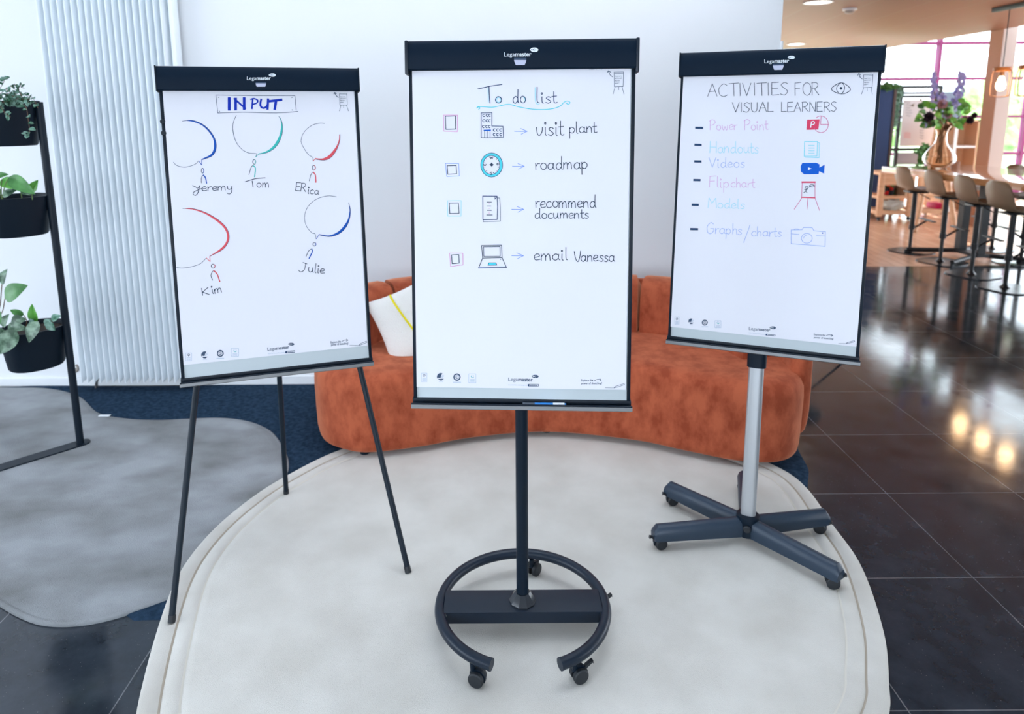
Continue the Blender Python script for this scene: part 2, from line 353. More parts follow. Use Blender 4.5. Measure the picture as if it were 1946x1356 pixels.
# ---- pen strokes
def E4(o, sx_, sy_): return lambda x, y: (o[0] + x * sx_, o[1] + y * sy_)
c3 = E4((280, 110), .25806, .25811); c4 = E4((280, 360), .29491, .29499); c5 = E4((760, 60), .26554, .26549); c6 = E4((760, 420), .28026, .28024)
c7 = E4((1260, 70), .24336, .24336); c8 = E4((1260, 390), .24336, .24336); c9 = E4((900, 200), .1106, .1106); c10 = E4((900, 360), .1179, .118)
class Pen:
    """collects ink strokes; 2-D coordinates go through tr (photo crop to photo) and land on the sheet"""
    def __init__(s, B, d, tr=lambda x, y: (x, y)): s.B = B; s.d = d; s.tr = tr; s.mb = MB(); s.mats = []; s.k = 0
    def mi(s, n):
        m = INK[n]
        if m not in s.mats: s.mats.append(m)
        return s.mats.index(m)
    def lift(s, k=0): s.k += 1; return s.d + .0004 + .00002 * (s.k % 40)
    def raw(s, pts, w, ink, closed=False):
        d = s.lift(); N = len(pts); L = []; R = []; w = w * (.84 if w < 2.5 else 1)
        if N < 2: return
        for i in range(N):
            a = pts[i - 1] if (closed or i > 0) else pts[i]; b = pts[(i + 1) % N] if (closed or i < N - 1) else pts[i]
            t = Vector((b[0] - a[0], b[1] - a[1]));
            t = t.normalized() if t.length > 1e-9 else Vector((1, 0))
            n = Vector((-t.y, t.x)) * (w / 2)
            p = Vector((pts[i][0], pts[i][1]))
            if not closed and i in (0, N - 1): p = p + t * (w * .35 if i else -w * .35)
            L.append(s.B.at(*(p + n), d)); R.append(s.B.at(*(p - n), d))
        vs = L + R; fs = [[i, (i + 1) % N, N + (i + 1) % N, N + i] for i in range(N if closed else N - 1)]
        s.mb.add(vs, fs, s.mi(ink))
    def line(s, pts, w=1.4, ink='dark', smooth=True, closed=False):
        q = [s.tr(*p) for p in pts]
        if smooth and len(q) > 2: q = [(v.x, v.y) for v in cr([(x, y, 0) for x, y in q], 6, closed)]
        elif len(q) > 2 and not smooth:
            z = q + ([q[0]] if closed else [])
            for i in range(len(z) - 1): s.raw([z[i], z[i + 1]], w, ink)
            return s
        s.raw(q, w, ink, closed); return s
    def fill(s, pts, ink, smooth=False):
        q = [s.tr(*p) for p in pts]
        if smooth: q = [(v.x, v.y) for v in cr([(x, y, 0) for x, y in q], 5, True)]
        d = s.lift(); bm = bmesh.new(); vv = [bm.verts.new(s.B.at(x, y, d)) for x, y in q]; f = bm.faces.new(vv); bmesh.ops.triangulate(bm, faces=[f]); s.mb.bm(bm, None, s.mi(ink)); return s
    def oval(s, x, y, rx, ry, w=1.3, ink='dark', a0=0, a1=360, fill=False):
        P = [(x + rx * math.cos(math.radians(a0 + (a1 - a0) * k / 24)), y + ry * math.sin(math.radians(a0 + (a1 - a0) * k / 24))) for k in range(25)]
        if fill: return s.fill(P[:-1], ink)
        s.raw([s.tr(*p) for p in P], w, ink); return s
    def ring(s, x, y, r0, r1, ink):
        d = s.lift(); n = 40; A = []; Bv = []
        for k in range(n):
            a = 2 * PI * k / n; A.append(s.B.at(*s.tr(x + r0[0] * math.cos(a), y + r0[1] * math.sin(a)), d)); Bv.append(s.B.at(*s.tr(x + r1[0] * math.cos(a), y + r1[1] * math.sin(a)), d))
        s.mb.add(A + Bv, [[i, (i + 1) % n, n + (i + 1) % n, n + i] for i in range(n)], s.mi(ink)); return s
    def word(s, txt, x0, y0, x1, y1, xh, w=1.4, ink='dark', slant=0.):
        adv = sum(GL[ch][0] for ch in txt); a = s.tr(x0, y0); b = s.tr(x1, y1); o = s.tr(0, 0); hh = s.tr(0, -1)[1] - o[1]
        X = Vector((b[0] - a[0], b[1] - a[1])) / adv; Yv = Vector((-X.y, X.x)).normalized() * -xh * abs(hh)
        if Yv.y > 0: Yv = -Yv
        cur = 0
        for ch in txt:
            jx = random.uniform(-.04, .04); jy = random.uniform(-.05, .05)
            for st in GL[ch][1]:
                q = [Vector(a) + X * (cur + jx + p[0] + slant * p[1]) + Yv * (p[1] + jy) for p in st]
                q = [(v.x, v.y) for v in q]
                if len(q) > 2: q = [(v.x, v.y) for v in cr([(x, y, 0) for x, y in q], 5)]
                s.raw(q, w, ink)
            cur += GL[ch][0]
        return s
    def text(s, txt, x0, y0, x1, y1, hpx=None, ink='print', bold=0., squash=1.):
        vs, fs, wd = font_mesh(txt, bold); a = Vector(s.tr(x0, y0)); b = Vector(s.tr(x1, y1)); X = (b - a) / wd
        Yv = Vector((X.y, -X.x)).normalized() * (hpx * abs(s.tr(0, 1)[1] - s.tr(0, 0)[1]) / .70)
        if Yv.y > 0: Yv = -Yv
        d = s.lift(); s.mb.add([s.B.at(*(a + X * p[0] + Yv * p[1]), d) for p in vs], fs, s.mi(ink)); return s
    def done(s, name, parent, label=None):
        o = s.mb.build(name, s.mats, parent, 0)
        if label: o['label'] = label
        return o
_fm = {}
def font_mesh(txt, bold=0.):
    k = (txt, bold)
    if k in _fm: return _fm[k]
    cu = bpy.data.curves.new('lettering', 'FONT'); cu.body = txt; cu.offset = bold; cu.resolution_u = 3; cu.fill_mode = 'FRONT'
    ob = bpy.data.objects.new('lettering', cu); COL.objects.link(ob)
    me = bpy.data.meshes.new_from_object(ob.evaluated_get(bpy.context.evaluated_depsgraph_get()))
    vs = [(v.co.x, v.co.y) for v in me.vertices]; fs = [list(p.vertices) for p in me.polygons]
    x0 = min(v[0] for v in vs); wd = max(v[0] for v in vs) - x0; vs = [(x - x0, y) for x, y in vs]
    bpy.data.objects.remove(ob); bpy.data.curves.remove(cu); bpy.data.meshes.remove(me)
    _fm[k] = (vs, fs, wd); return _fm[k]
def ov(cx, cy, rx, ry, a0=60, n=10): return [(cx + rx * math.cos(math.radians(a0 + 360 * k / n)), cy + ry * math.sin(math.radians(a0 + 360 * k / n))) for k in range(n + 1)]
GL = {
 'a': (.95, [[(.72, .8), (.42, 1), (.1, .7), (.1, .25), (.38, 0), (.66, .3), (.74, .95)], [(.74, .95), (.7, .3), (.88, .02)]]),
 'c': (.8, [[(.68, .85), (.4, 1), (.08, .6), (.15, .15), (.42, 0), (.72, .15)]]),
 'd': (.95, [[(.7, .75), (.4, 1), (.08, .6), (.15, .1), (.42, 0), (.7, .4)], [(.72, 2), (.7, .3), (.85, .02)]]),
 'e': (.8, [[(.1, .45), (.6, .6), (.6, .92), (.32, 1), (.06, .55), (.22, .05), (.72, .15)]]),
 'h': (.85, [[(.1, 2), (.1, 0)], [(.1, .55), (.35, 1), (.62, .8), (.66, 0)]]),
 'i': (.4, [[(.12, 1), (.12, .15), (.25, 0)], ov(.12, 1.5, .07, .12)]),
 'l': (.4, [[(.12, 2), (.12, .25), (.28, 0)]]),
 'm': (1.2, [[(.05, 1), (.05, 0)], [(.05, .55), (.3, 1), (.48, .8), (.5, 0)], [(.5, .55), (.76, 1), (.95, .8), (1, 0)]]),
 'n': (.85, [[(.05, 1), (.05, 0)], [(.05, .55), (.35, 1), (.6, .8), (.66, 0)]]),
 'o': (.88, [ov(.4, .5, .34, .5)]),
 'p': (.88, [[(.08, 1), (.08, -.9)], [(.08, .7), (.4, 1), (.74, .6), (.5, .05), (.08, .15)]]),
 'r': (.62, [[(.05, 1), (.07, 0)], [(.07, .5), (.28, .92), (.55, .95)]]),
 's': (.72, [[(.6, .85), (.35, 1), (.12, .78), (.35, .52), (.58, .25), (.35, 0), (.05, .12)]]),
 't': (.62, [[(.22, 1.75), (.22, .25), (.4, 0), (.56, .1)], [(0, 1.02), (.52, 1.08)]]),
 'u': (.92, [[(.08, 1), (.1, .3), (.32, 0), (.6, .3), (.66, 1)], [(.66, 1), (.67, .25), (.82, .02)]]),
 'v': (.85, [[(.05, 1), (.12, .25), (.35, 0), (.6, .4), (.66, 1.)]]),
 'w': (1.15, [[(.05, 1), (.15, .2), (.32, 0), (.5, .7), (.68, 0), (.86, .2), (.95, 1)]]),
 'y': (.85, [[(.05, 1), (.1, .4), (.32, .2), (.6, .5), (.66, 1)], [(.66, 1), (.6, -.4), (.3, -.9), (0, -.7)]]),
 'A': (1.2, [[(0, 0), (.55, 2)], [(.55, 2), (1.05, 0)], [(.2, .75), (.92, .8)]]),
 'C': (1.15, [[(1, 1.75), (.6, 2), (.1, 1.3), (.15, .4), (.58, 0), (1.05, .25)]]),
 'T': (1.15, [[(0, 1.95), (1.1, 2.05)], [(.55, 2), (.55, 0)]]),
 'I': (.45, [[(.15, 2), (.15, 0)]]),
 'V': (1.1, [[(0, 2), (.45, 0)], [(.45, 0), (.95, 2)]]),
 'E': (1., [[(.08, 2), (.05, 0)], [(.08, 2), (.85, 2.05)], [(.05, 1.05), (.75, 1.1)], [(.05, 0), (.85, .05)]]),
 'S': (1.02, [[(.85, 1.8), (.5, 2), (.12, 1.6), (.45, 1.1), (.82, .6), (.5, .0), (.0, .2)]]),
 'F': (1., [[(.08, 2), (.05, 0)], [(.08, 2), (.9, 2.1)], [(.05, 1.1), (.7, 1.15)]]),
 'O': (1.25, [ov(.6, 1, .55, 1., 80, 14)]),
 'R': (1.05, [[(.08, 2), (.05, 0)], [(0, 1.95), (.6, 2), (.85, 1.55), (.5, 1.05), (.08, .98)], [(.35, 1.0), (.95, 0)]]),
 'U': (1.05, [[(.05, 2), (.1, .5), (.45, 0), (.8, .4), (.86, 2)]]),
 'L': (.95, [[(.08, 2), (.05, 0)], [(.05, 0), (.8, .05)]]),
 'N': (1.1, [[(.05, 0), (.08, 2)], [(.08, 2), (.85, 0)], [(.85, 0), (.92, 2)]]),
 'P': (1.1, [[(.12, 1.9), (.08, 0)], [(0, 1.75), (.5, 2.05), (.95, 1.6), (.6, 1.05), (.12, .95)]]),
 'H': (1.15, [[(.1, 2), (.05, 0)], [(.95, 2), (.95, 0)], [(.07, 1), (.95, 1)]]),
 'M': (1.25, [[(.0, 0), (.12, 2)], [(.12, 2), (.52, .9)], [(.52, .9), (1., 2)], [(1., 2), (1.15, 0)]]),
 'G': (1.2, [[(1., 1.8), (.6, 2.05), (.1, 1.3), (.2, .25), (.6, 0), (1., .45), (1.05, .95)], [(1.05, .95), (.6, .95)]]),
 'K': (1.0, [[(.05, 2), (.12, 0)], [(.8, 2.1), (.12, .9)], [(.12, .9), (.9, .1)]]),
}

def logo(pen, x0, y0, x1, y1, cap, ecx, ecy, erx, ery, ink1, ink2, hole):
    a = Vector((x0, y0)); b = Vector((x1, y1)); m = a.lerp(b, .40)
    pen.text('Lega', a.x, a.y, m.x - (x1 - x0) * .01, m.y, cap, ink1, 0.0)
    pen.text('master', m.x + (x1 - x0) * .005, m.y, b.x, b.y, cap, ink2, .022)
    # little pencil-point emblem
    pen.fill([(ecx - erx, ecy), (ecx - erx * .6, ecy - ery * .75), (ecx - erx * .1, ecy - ery), (ecx + erx * .5, ecy - ery * .9), (ecx + erx * .75, ecy - ery * .55), (ecx + erx, ecy), (ecx + erx * .8, ecy + ery * .6),
              (ecx + erx * .55, ecy + ery), (ecx - erx * .1, ecy + ery), (ecx - erx * .6, ecy + ery * .7)], ink2)
    pen.fill([(ecx - erx * .75, ecy), (ecx - erx * .45, ecy - ery * .4), (ecx - erx * .45, ecy + ery * .4)], hole)
    pen.oval(ecx - erx * .22, ecy, erx * .1, ery * .3, ink=hole, fill=True)
    pen.oval(ecx - erx * .1, ecy, erx * .3, ery * .55, .5, hole, -60, 60)

def board_parts(B, t, hdr_y, logo_args, slot, paper_d, caps=False):
    M4 = B.M4(); hw = BW / 2
    hb = B.uv(*hdr_y, .03)[1]                       # lower edge of the clip
    MB().box((-hw + .012, .012, -.016), (hw - .012, BH - .03, .0), M4, 0, .002).build('whiteboard_panel', M['board'], t)
    for sgn in (-1, 1):
        x = sgn * (hw - .008); MB().box((x - .0055, .006, -.018), (x + .0055, BH - .02, .005), M4, 0, .0015).build('side_rail', M['slate_d'], t)
    # header clip: rounded profile
    prof = [(-.02, hb + .01), (-.02, BH - .004), (-.012, BH), (.018, BH), (.026, BH - .01), (.03, BH - .05), (.03, hb + .004), (.026, hb), (.012, hb), (.012, hb + .02)]
    hx = hw + (.0 if not caps else -.004)
    hc = MB(); hc.prism([(p[0], p[1]) for p in prof], B.o - B.u * hx, -B.n, B.v, B.u * (2 * hx)); h = hc.build('header_clip', M['slate'], t, 40)
    MB().box((-hw, BH - .001, -.0195), (hw, BH + .0016, .017), M4, 0, .0007).build('top_trim', M['alu'], h)
    for sgn in (-1, 1):
        x = sgn * (hx + (.004 if caps else .0015)); wdt = .005 if caps else .0022
        MB().box((x - wdt, hb - (.012 if caps else .002), -.022), (x + wdt, BH + .001, .032), M4, 0, .003 if caps else .001).build('end_cap', M['slate_d'] if not caps else M['graph'], h)
    pen = Pen(B, .0302, logo_args[0]); logo(pen, *logo_args[1:], 'logo', 'logo', 'mark'); pen.done('logo', h, 'white printed maker logo')
    pen = Pen(B, .0302, logo_args[0])
    (sa, sb, sc_, sd) = slot
    pen.fill([sa, sb, ((sb[0] * .75 + sc_[0] * .25), sb[1] * .6 + sc_[1] * .4), sc_, sd, ((sa[0] * .75 + sd[0] * .25), sa[1] * .6 + sd[1] * .4)], 'slot')
    hgt = (sd[1] - sa[1]) * .42
    pen.fill([(sa[0], sa[1] - hgt), (sb[0], sb[1] - hgt), sb, sa], 'slot_lid')
    pen.done('view_slot', h, 'small pale viewing slot')
    # tray
    tp = [(-.016, .034), (-.016, .008), (.004, .005), (.028, .008), (.034, .014), (.035, .022), (.032, .024), (.029, .022), (.027, .014), (.008, .011), (.006, .03)]
    tr = MB().prism(tp, B.o - B.u * hw, -B.n, B.v, B.u * BW).build('pen_tray', M['slate_d'], t, 40)
    lp = [(.003, .003), (.030, .004), (.0365, .008), (.0365, .0185), (.0345, .0195), (.0345, .012), (.029, .0085), (.004, .0065)]
    MB().prism(lp, B.o - B.u * (hw + .0005), -B.n, B.v, B.u * (BW + .001)).build('tray_lip', M['lip'], tr, 40)
    return h, hb, paper_d

def pad(B, name, label, corners, hb, d1=.011):
    tl, tr_, bl, br = [B.uv(*c, d1) for c in corners]
    a0 = (tl[0] + bl[0]) / 2; a1 = (tr_[0] + br[0]) / 2; b0 = (bl[1] + br[1]) / 2; b1 = hb + .03
    t = thing(name, label, 'paper pad', B.P((a0 + a1) / 2, b0, .005)); M4 = B.M4()
    # sheets: slightly wavy front
    mb = MB(); nx, ny = 24, 36
    g = lambda i, j: (a0 + (a1 - a0) * i / nx, b0 + (b1 - b0) * j / ny)
    fr = []; bk = []
    for j in range(ny + 1):
        for i in range(nx + 1):
            a, b = g(i, j); fr.append(B.P(a, b, d1)); bk.append(B.P(a, b, .0025))
    n1 = nx + 1; vs = fr + bk; K = len(fr); fs = []
    for j in range(ny):
        for i in range(nx):
            q = [j * n1 + i, j * n1 + i + 1, (j + 1) * n1 + i + 1, (j + 1) * n1 + i]; fs.append(q); fs.append([x + K for x in q[::-1]])
    bd = [i for i in range(nx + 1)] + [j * n1 + nx for j in range(1, ny + 1)] + [ny * n1 + i for i in range(nx - 1, -1, -1)] + [j * n1 for j in range(ny - 1, 0, -1)]
    for k in range(len(bd)): p, q = bd[k], bd[(k + 1) % len(bd)]; fs.append([q, p, p + K, q + K])
    mb.add(vs, fs); mb.build('sheet', M['paper'], t, 40)
    return t, (a0, a1, b0, b1)

def caster(t, p, yaw, r=.024, brake=True, h=.062):
    """twin-wheel swivel caster standing at p (contact point)"""
    p = Vector(p); X = Vector((math.cos(yaw), math.sin(yaw), 0)); Yv = Vector((-math.sin(yaw), math.cos(yaw), 0)); Z = Vector((0, 0, 1))
    M4 = axes(p, X, Yv, Z); c = MB()
    # hood
    hd = []; n = 10
    for k in range(n + 1): a = PI * (-.12 + .95 * k / n); hd.append((math.cos(a) * (r + .003), r + math.sin(a) * (r + .004)))
    hd += [(-.006, r - .004), (.01, r - .006)]
    c.prism([(a, b) for a, b in hd], p - Yv * .006, X, Z, Yv * .012)
    c.tube([M4 @ Vector((-.014, 0, r + .012)), M4 @ Vector((-.016, 0, h))], .0085, 12)
    o = c.build('caster', M['slate_d'], t)
    for sg in (-1, 1):
        wv = MB(); Mw = axes(p + Z * r + Yv * (sg * .0135), X, Z, Yv * sg)
        wv.lathe([(r * .9, -.0085), (r, -.006), (r, .005), (r * .86, .0085), (r * .3, .0095)], (0, 0, 0), 22, Mw); wv.build('wheel', M['rubber'], o)
    if brake:
        bk = MB(); bk.prism([(0, 0), (.012, .004), (.03, .016), (.034, .012), (.033, .024), (.026, .022), (.008, .012)], p + X * (r * .55) + Z * (r + .012) - Yv * .006, X, Z, Yv * .012); bk.build('brake_lever', M['rubber'], o)
    return o

# ---------------- left flipchart (tripod)
footL, footR, footB = GZ(326, 1182, ZR), GZ(776, 1087, ZR), GZ(544, 937, ZR)
tL = thing('flipchart_easel', 'black tripod flipchart easel on three thin legs standing beside the radiator', 'flipchart', (footL + footR + footB) / 3)
hL = board_parts(BL, tL, (490, 172), (c3, 733, 162, 910, 161, 26, 920, 126, 27, 12), ((797, 187), (875, 187), (868, 212), (806, 212)), .011)
def leg(t, foot, via, B, back, top_b, r=.0115, name='leg', a=None):
    # leg from the foot through the pixel just under the tray and on behind the panel
    p1 = GP(via[0], via[1], B.o + B.n * back, B.n); dirv = (p1 - foot)
    k = 1.0
    q = p1 + dirv * .25
    return p1, dirv
for ft, via in ((footL, (373, 737)), (footR, (684, 699))):
    p1, dv = leg(tL, ft, via, BL, .026, 1.0)
    top = BL.P(*( [( (p1 - BL.o).dot(BL.u)) * .8, .55]), -.03)
    mb = MB(); mb.tube([ft + Vector((0, 0, .004)), ft.lerp(p1, .5), p1], .0112, 14); mb.tube([p1 - dv * .004, p1, top], .0112, 14); lg = mb.build('leg', M['black'], tL)
    MB().tube([ft, ft + (p1 - ft) * .03], .0128, 14).build('rubber_foot', M['rubber'], lg)
apex = BL.P(.0, BH * .8, -.05)
p1 = GP(531, 714, footB, Vector((0, 1, 0)).lerp(BL.n, .5)); 
dd = ray(531, 714); k = ((footB - EYE).cross(apex - footB)).length
# point of that ray nearest to the plane halfway between foot and apex
best = min((abs((EYE + dd * (i * .01)).z - (footB.z + .62)), i) for i in range(150, 400))[1]; p1 = EYE + dd * (best * .01)
mb = MB().tube([footB + Vector((0, 0, .004)), p1, footB + (p1 - footB) * 1.9], .0112, 14); lg = mb.build('leg', M['black'], tL); MB().tube([footB, footB + (p1 - footB) * .03], .0128, 14).build('rubber_foot', M['rubber'], lg)
end = footB + (p1 - footB) * 1.9
tri = BL.uv(490, 300); MB().box((-.06, .8, -.05), (.06, .98, -.014), BL.M4(), 0, .006).tube([end, BL.P(.0, .9, -.04)], .0112, 12).build('hinge_block', M['black'], tL)
pdL, PL = pad(BL, 'flipchart_pad', 'flipchart pad headed INPUT with five drawn speech bubbles, clipped on the tripod easel', ((311, 172), (672, 173), (347, 694), (699, 656)), hL[1])

# ---------------- middle flipchart (ring base)
RC = GZ(993, 1150, .105); RC.z = 0
tC = thing('flipchart_stand', 'black flipchart stand with open ring base on casters in the middle of the cream rug', 'flipchart', (RC.x, RC.y, ZR))
hC = board_parts(BC, tC, (990, 131), (E4((890, 70), .09764, .09763), 695, 380, 1230, 375, 82, 1280, 250, 86, 44), ((890, 450), (1128, 452), (1095, 550), (925, 550)), .011, True)
zt = .108; RR_ = .283; rt = .0185
g0 = math.radians(22.5)
ringp = [Vector((RC.x + RR_ * math.sin(a), RC.y - RR_ * math.cos(a), zt)) for a in [g0 + (2 * PI - 2 * g0) * k / 72 for k in range(73)]]
rg_ = MB().tube(ringp, rt, 20).build('base_ring', M['graph'], tC)
for e, f_ in ((0, 1), (-1, -2)):
    d_ = (ringp[e] - ringp[f_]).normalized(); MB().tube([ringp[e] - d_ * .004, ringp[e] + d_ * .004], rt + .001, 20).build('end_plug', M['graph'], rg_)
hbx = .268; yb, yf = RC.y + .056, RC.y - .056
bar = MB().box((RC.x - hbx, yf, zt + .012), (RC.x + hbx, yb, zt + .0155), None, 0, .001).box((RC.x - hbx + .01, yf, zt - .026), (RC.x + hbx - .01, yf + .003, zt + .013)).box((RC.x - hbx + .01, yb - .003, zt - .026), (RC.x + hbx - .01, yb, zt + .013))
bar.build('cross_bar', M['graph'], tC)
zb_ = zt + .0155
MB().lathe([(.047, zb_), (.047, zb_ + .006), (.036, zb_ + .022), (.025, zb_ + .036), (.022, zb_ + .036)], (RC.x, RC.y, 0), 10).build('collar', M['gloss_b'], tC, 20)
ptop = BC.P(.0, .5, -.04); pb = Vector((RC.x, RC.y, zb_)); pm = GP(991, 778, BC.o + BC.n * .03, BC.n)
MB().tube([pb, pm, pm + (pm - pb) * .08], .0205, 24).build('pole', M['slate_d'], tC)
pe = pm + (pm - pb) * .08
MB().box((-.12, .05, -.06), (.12, .24, -.014), BC.M4(), 0, .003).build('mounting_bracket', M['black'], tC)
for (px, py, yw, bk) in ((900, 1308, -.35, False), (1113, 1304, .35, True), (1013, 1097, .9, True), (1165, 1158, .4, True)):
    p = GZ(px, py, ZR); v = Vector((p.x - RC.x, p.y - RC.y, 0)); v = v.normalized() * (RR_ + .002)
    caster(tC, (RC.x + v.x, RC.y + v.y, ZR), yw, .025, bk, zt - rt - ZR + .004)
vl = Vector((-.285 * math.cos(.25), .285 * math.sin(.25), 0)); caster(tC, (RC.x + vl.x, RC.y + vl.y, ZR), 2.6, .025, False, zt - rt - ZR + .004)
pdC, PC = pad(BC, 'flipchart_pad', 'flipchart pad headed To do list with four tick boxes, clipped on the ring-base stand', ((782, 136), (1198, 130), (793, 734.5), (1190, 741)), hC[1])

# ---------------- right flipchart (star base)
cs = [GZ(*p, ZR) for p in ((1254, 1040), (1277, 957), (1412, 936), (1557, 1010), (1581, 1114))]
pbase = GZ(1421, 985, .12); SCn = Vector((pbase.x, pbase.y, 0))
tR = thing('flipchart_stand', 'flipchart stand with silver pole and dark five-star caster base at the right rug edge', 'flipchart', (SCn.x, SCn.y, ZR))
hR = board_parts(BR, tR, (1490, 140), (c7, 792, 205, 985, 199, 28, 1002, 160, 30, 13), ((858, 224), (943, 222), (930, 257), (868, 258)), .011)
za = .085; Rarm = sum(((c - SCn).to_2d().length for c in cs)) / 5
hub = MB().lathe([(.03, .05), (.042, .055), (.045, .075), (.042, .115), (.046, .128), (.045, .14), (.034, .143)], (SCn.x, SCn.y, 0), 28).build('hub', M['slate_d'], tR)
for c in cs:
    d_ = Vector((c.x - SCn.x, c.y - SCn.y, 0)); Lr = d_.length; d_.normalize(); sd = Vector((-d_.y, d_.x, 0)); Z = Vector((0, 0, 1))
    ar = MB(); rings = []
    def sect(w_, h0, h1): return [(-w_ * .9, h0), (-w_, h0 + (h1 - h0) * .5), (-w_ * .72, h0 + (h1 - h0) * .86), (-w_ * .3, h1), (w_ * .3, h1), (w_ * .72, h0 + (h1 - h0) * .86), (w_, h0 + (h1 - h0) * .5), (w_ * .9, h0)]
    st = [(.035, .030, .056, .130), (Lr * .5, .030, .060, .128), (Lr + .014, .029, .064, .126), (Lr + .03, .027, .066, .104)]
    vs = []; fs = []
    for (tt, w_, h0, h1) in st:
        for (a, b) in sect(w_, h0, h1): vs.append(SCn + d_ * tt + sd * a + Z * b)
    n = 8
    for i in range(len(st) - 1):
        for k in range(n): fs.append([i * n + k, i * n + (k + 1) % n, (i + 1) * n + (k + 1) % n, (i + 1) * n + k])
    fs += [list(range(n)), [(len(st) - 1) * n + k for k in range(n)]]
    ar.add(vs, fs); ar.build('base_arm', M['arm'], tR, 40)
    caster(tR, (c.x, c.y, ZR), (PI + .3 if d_.x < .04 else -.25) + random.uniform(-.3, .3), .024, True, .052)
fdir = (Vector((EYE.x, EYE.y, 0)) - SCn).normalized(); fside = Vector((-fdir.y, fdir.x, 0))
kn = SCn + fdir * .04 + Vector((0, 0, .098)); MB().lathe([(.016, 0), (.016, .008), (.012, .012)], kn, 18, axes(Vector((0, 0, 0)), fside, Vector((0, 0, 1)), fdir)).build('knob', M['rubber'], hub)
pm = GP(1438, 690, BR.o + BR.n * .035, BR.n); pb = Vector((SCn.x, SCn.y, .13))
ax = (pm - pb).normalized(); sdv = BR.u; fr_ = ax.cross(sdv).normalized(); fr_ = -fr_ if fr_.y > 0 else fr_
def ovalbar(mb, a, b, w_, d_, n=24, mi=0):
    vs = []
    for p in (a, b):
        for k in range(n):
            t_ = 2 * PI * k / n; cx_, sy_ = math.cos(t_), math.sin(t_)
            vs.append(p + sdv * (math.copysign(abs(cx_) ** .7, cx_) * w_) + fr_ * (math.copysign(abs(sy_) ** .7, sy_) * d_))
    mb.add(vs, [[k, (k + 1) % n, n + (k + 1) % n, n + k] for k in range(n)] + [list(range(n))[::-1], list(range(n, 2 * n))], mi)
mb = MB(); ovalbar(mb, pb, pm + ax * .1, .029, .021); pl_ = mb.build('pole', M['alu'], tR)
mb = MB(); mb.box((-.0012, -.0012, 0), (.0012, .0012, 1)); 
mb = MB(); ovalbar(mb, pm - ax * .012, pm + ax * .06, .036, .027); mb.build('pole_bracket', M['slate_d'], tR)
MB().box((-.1, .06, -.04), (.1, .3, -.014), BR.M4(), 0, .004).build('mounting_bracket', M['black'], tR)
pdR, PR = pad(BR, 'flipchart_pad', 'flipchart pad headed ACTIVITIES FOR VISUAL LEARNERS, clipped on the stand with silver pole', ((1299, 143), (1671, 136), (1274.6, 620.7), (1625.8, 658.4)), hR[1])

# ---------------- the drawings on the pads
PD = .0112
def bubble(B, tr, pad_, thin, outer, inner, tail, col, head, body, legn, w=1.25):
    p = Pen(B, PD, tr); p.line(thin, 1.1, 'grey')
    p.fill([tuple(v) for v in [(a.x, a.y) for a in cr([(x, y, 0) for x, y in outer], 5)] + [(a.x, a.y) for a in cr([(x, y, 0) for x, y in inner], 5)]], col)
    p.line(outer, 1.0, 'navy' if col == 'blue' else 'grey')
    if tail: p.line(tail, 1.3, col, False)
    p.done('speech_bubble', pad_, 'speech bubble edged in %s' % {'blue': 'blue', 'teal': 'green', 'red': 'red'}[col])
    q = Pen(B, PD, tr); q.oval(*head, 1.4, 'dark'); q.oval(head[0] + 2, head[1], head[2] - 3, head[3] - 2, 1.2, col, -80, 80); q.line(body, 1.3, 'dark'); q.line(body[legn:], 2.4, col); q.done('drawn_figure', pad_)
bubble(BL, c3, pdL, [(378, 757), (350, 783), (300, 800), (260, 803), (215, 790), (192, 768)], [(257, 466), (300, 458), (345, 462), (410, 490), (460, 535), (495, 590), (508, 640), (500, 690), (470, 725), (400, 750)],
       [(400, 744), (462, 713), (485, 680), (491, 640), (482, 590), (447, 537), (397, 493), (340, 471), (290, 462)], [(400, 748), (400, 788), (378, 757)], 'blue', (407, 830, 9, 18), [(398, 920), (398, 885), (412, 862), (428, 882), (436, 922)], 2)
bubble(BL, c3, pdL, [(655, 423), (632, 480), (632, 545), (655, 620), (700, 675), (750, 700), (803, 705), (797, 730)], [(968, 430), (985, 455), (996, 500), (992, 560), (970, 620), (935, 665), (880, 697), (822, 708)],
       [(822, 702), (868, 690), (918, 657), (953, 610), (975, 560), (986, 500), (980, 455)], [(797, 730), (822, 705)], 'teal', (787, 765, 11, 17), [(748, 858), (765, 805), (780, 793), (795, 812), (790, 875)], 2)
bubble(BL, c3, pdL, [(1305, 482), (1270, 480), (1210, 497), (1155, 545), (1132, 605), (1145, 650), (1185, 710), (1217, 732), (1220, 760)], [(1418, 563), (1418, 600), (1405, 650), (1380, 700), (1345, 738), (1300, 753), (1240, 746)],
       [(1240, 738), (1290, 740), (1333, 719), (1372, 678), (1398, 638), (1411, 600), (1413, 565)], [(1220, 760), (1240, 738)], 'red', (1226, 808, 12, 17), [(1192, 905), (1205, 858), (1222, 840), (1238, 865), (1241, 915)], 2)
bubble(BL, c4, pdL, [(380, 440), (340, 478), (280, 498), (225, 506), (187, 502)], [(228, 122), (290, 122), (370, 145), (450, 190), (505, 240), (527, 295), (518, 345), (480, 390), (402, 430)],
       [(402, 427), (468, 383), (506, 340), (514, 295), (493, 246), (438, 197), (365, 153), (290, 128)], [(402, 430), (405, 463), (380, 440)], 'red', (424, 493, 12, 13), [(420, 583), (410, 550), (428, 522), (450, 545), (467, 592)], 2)
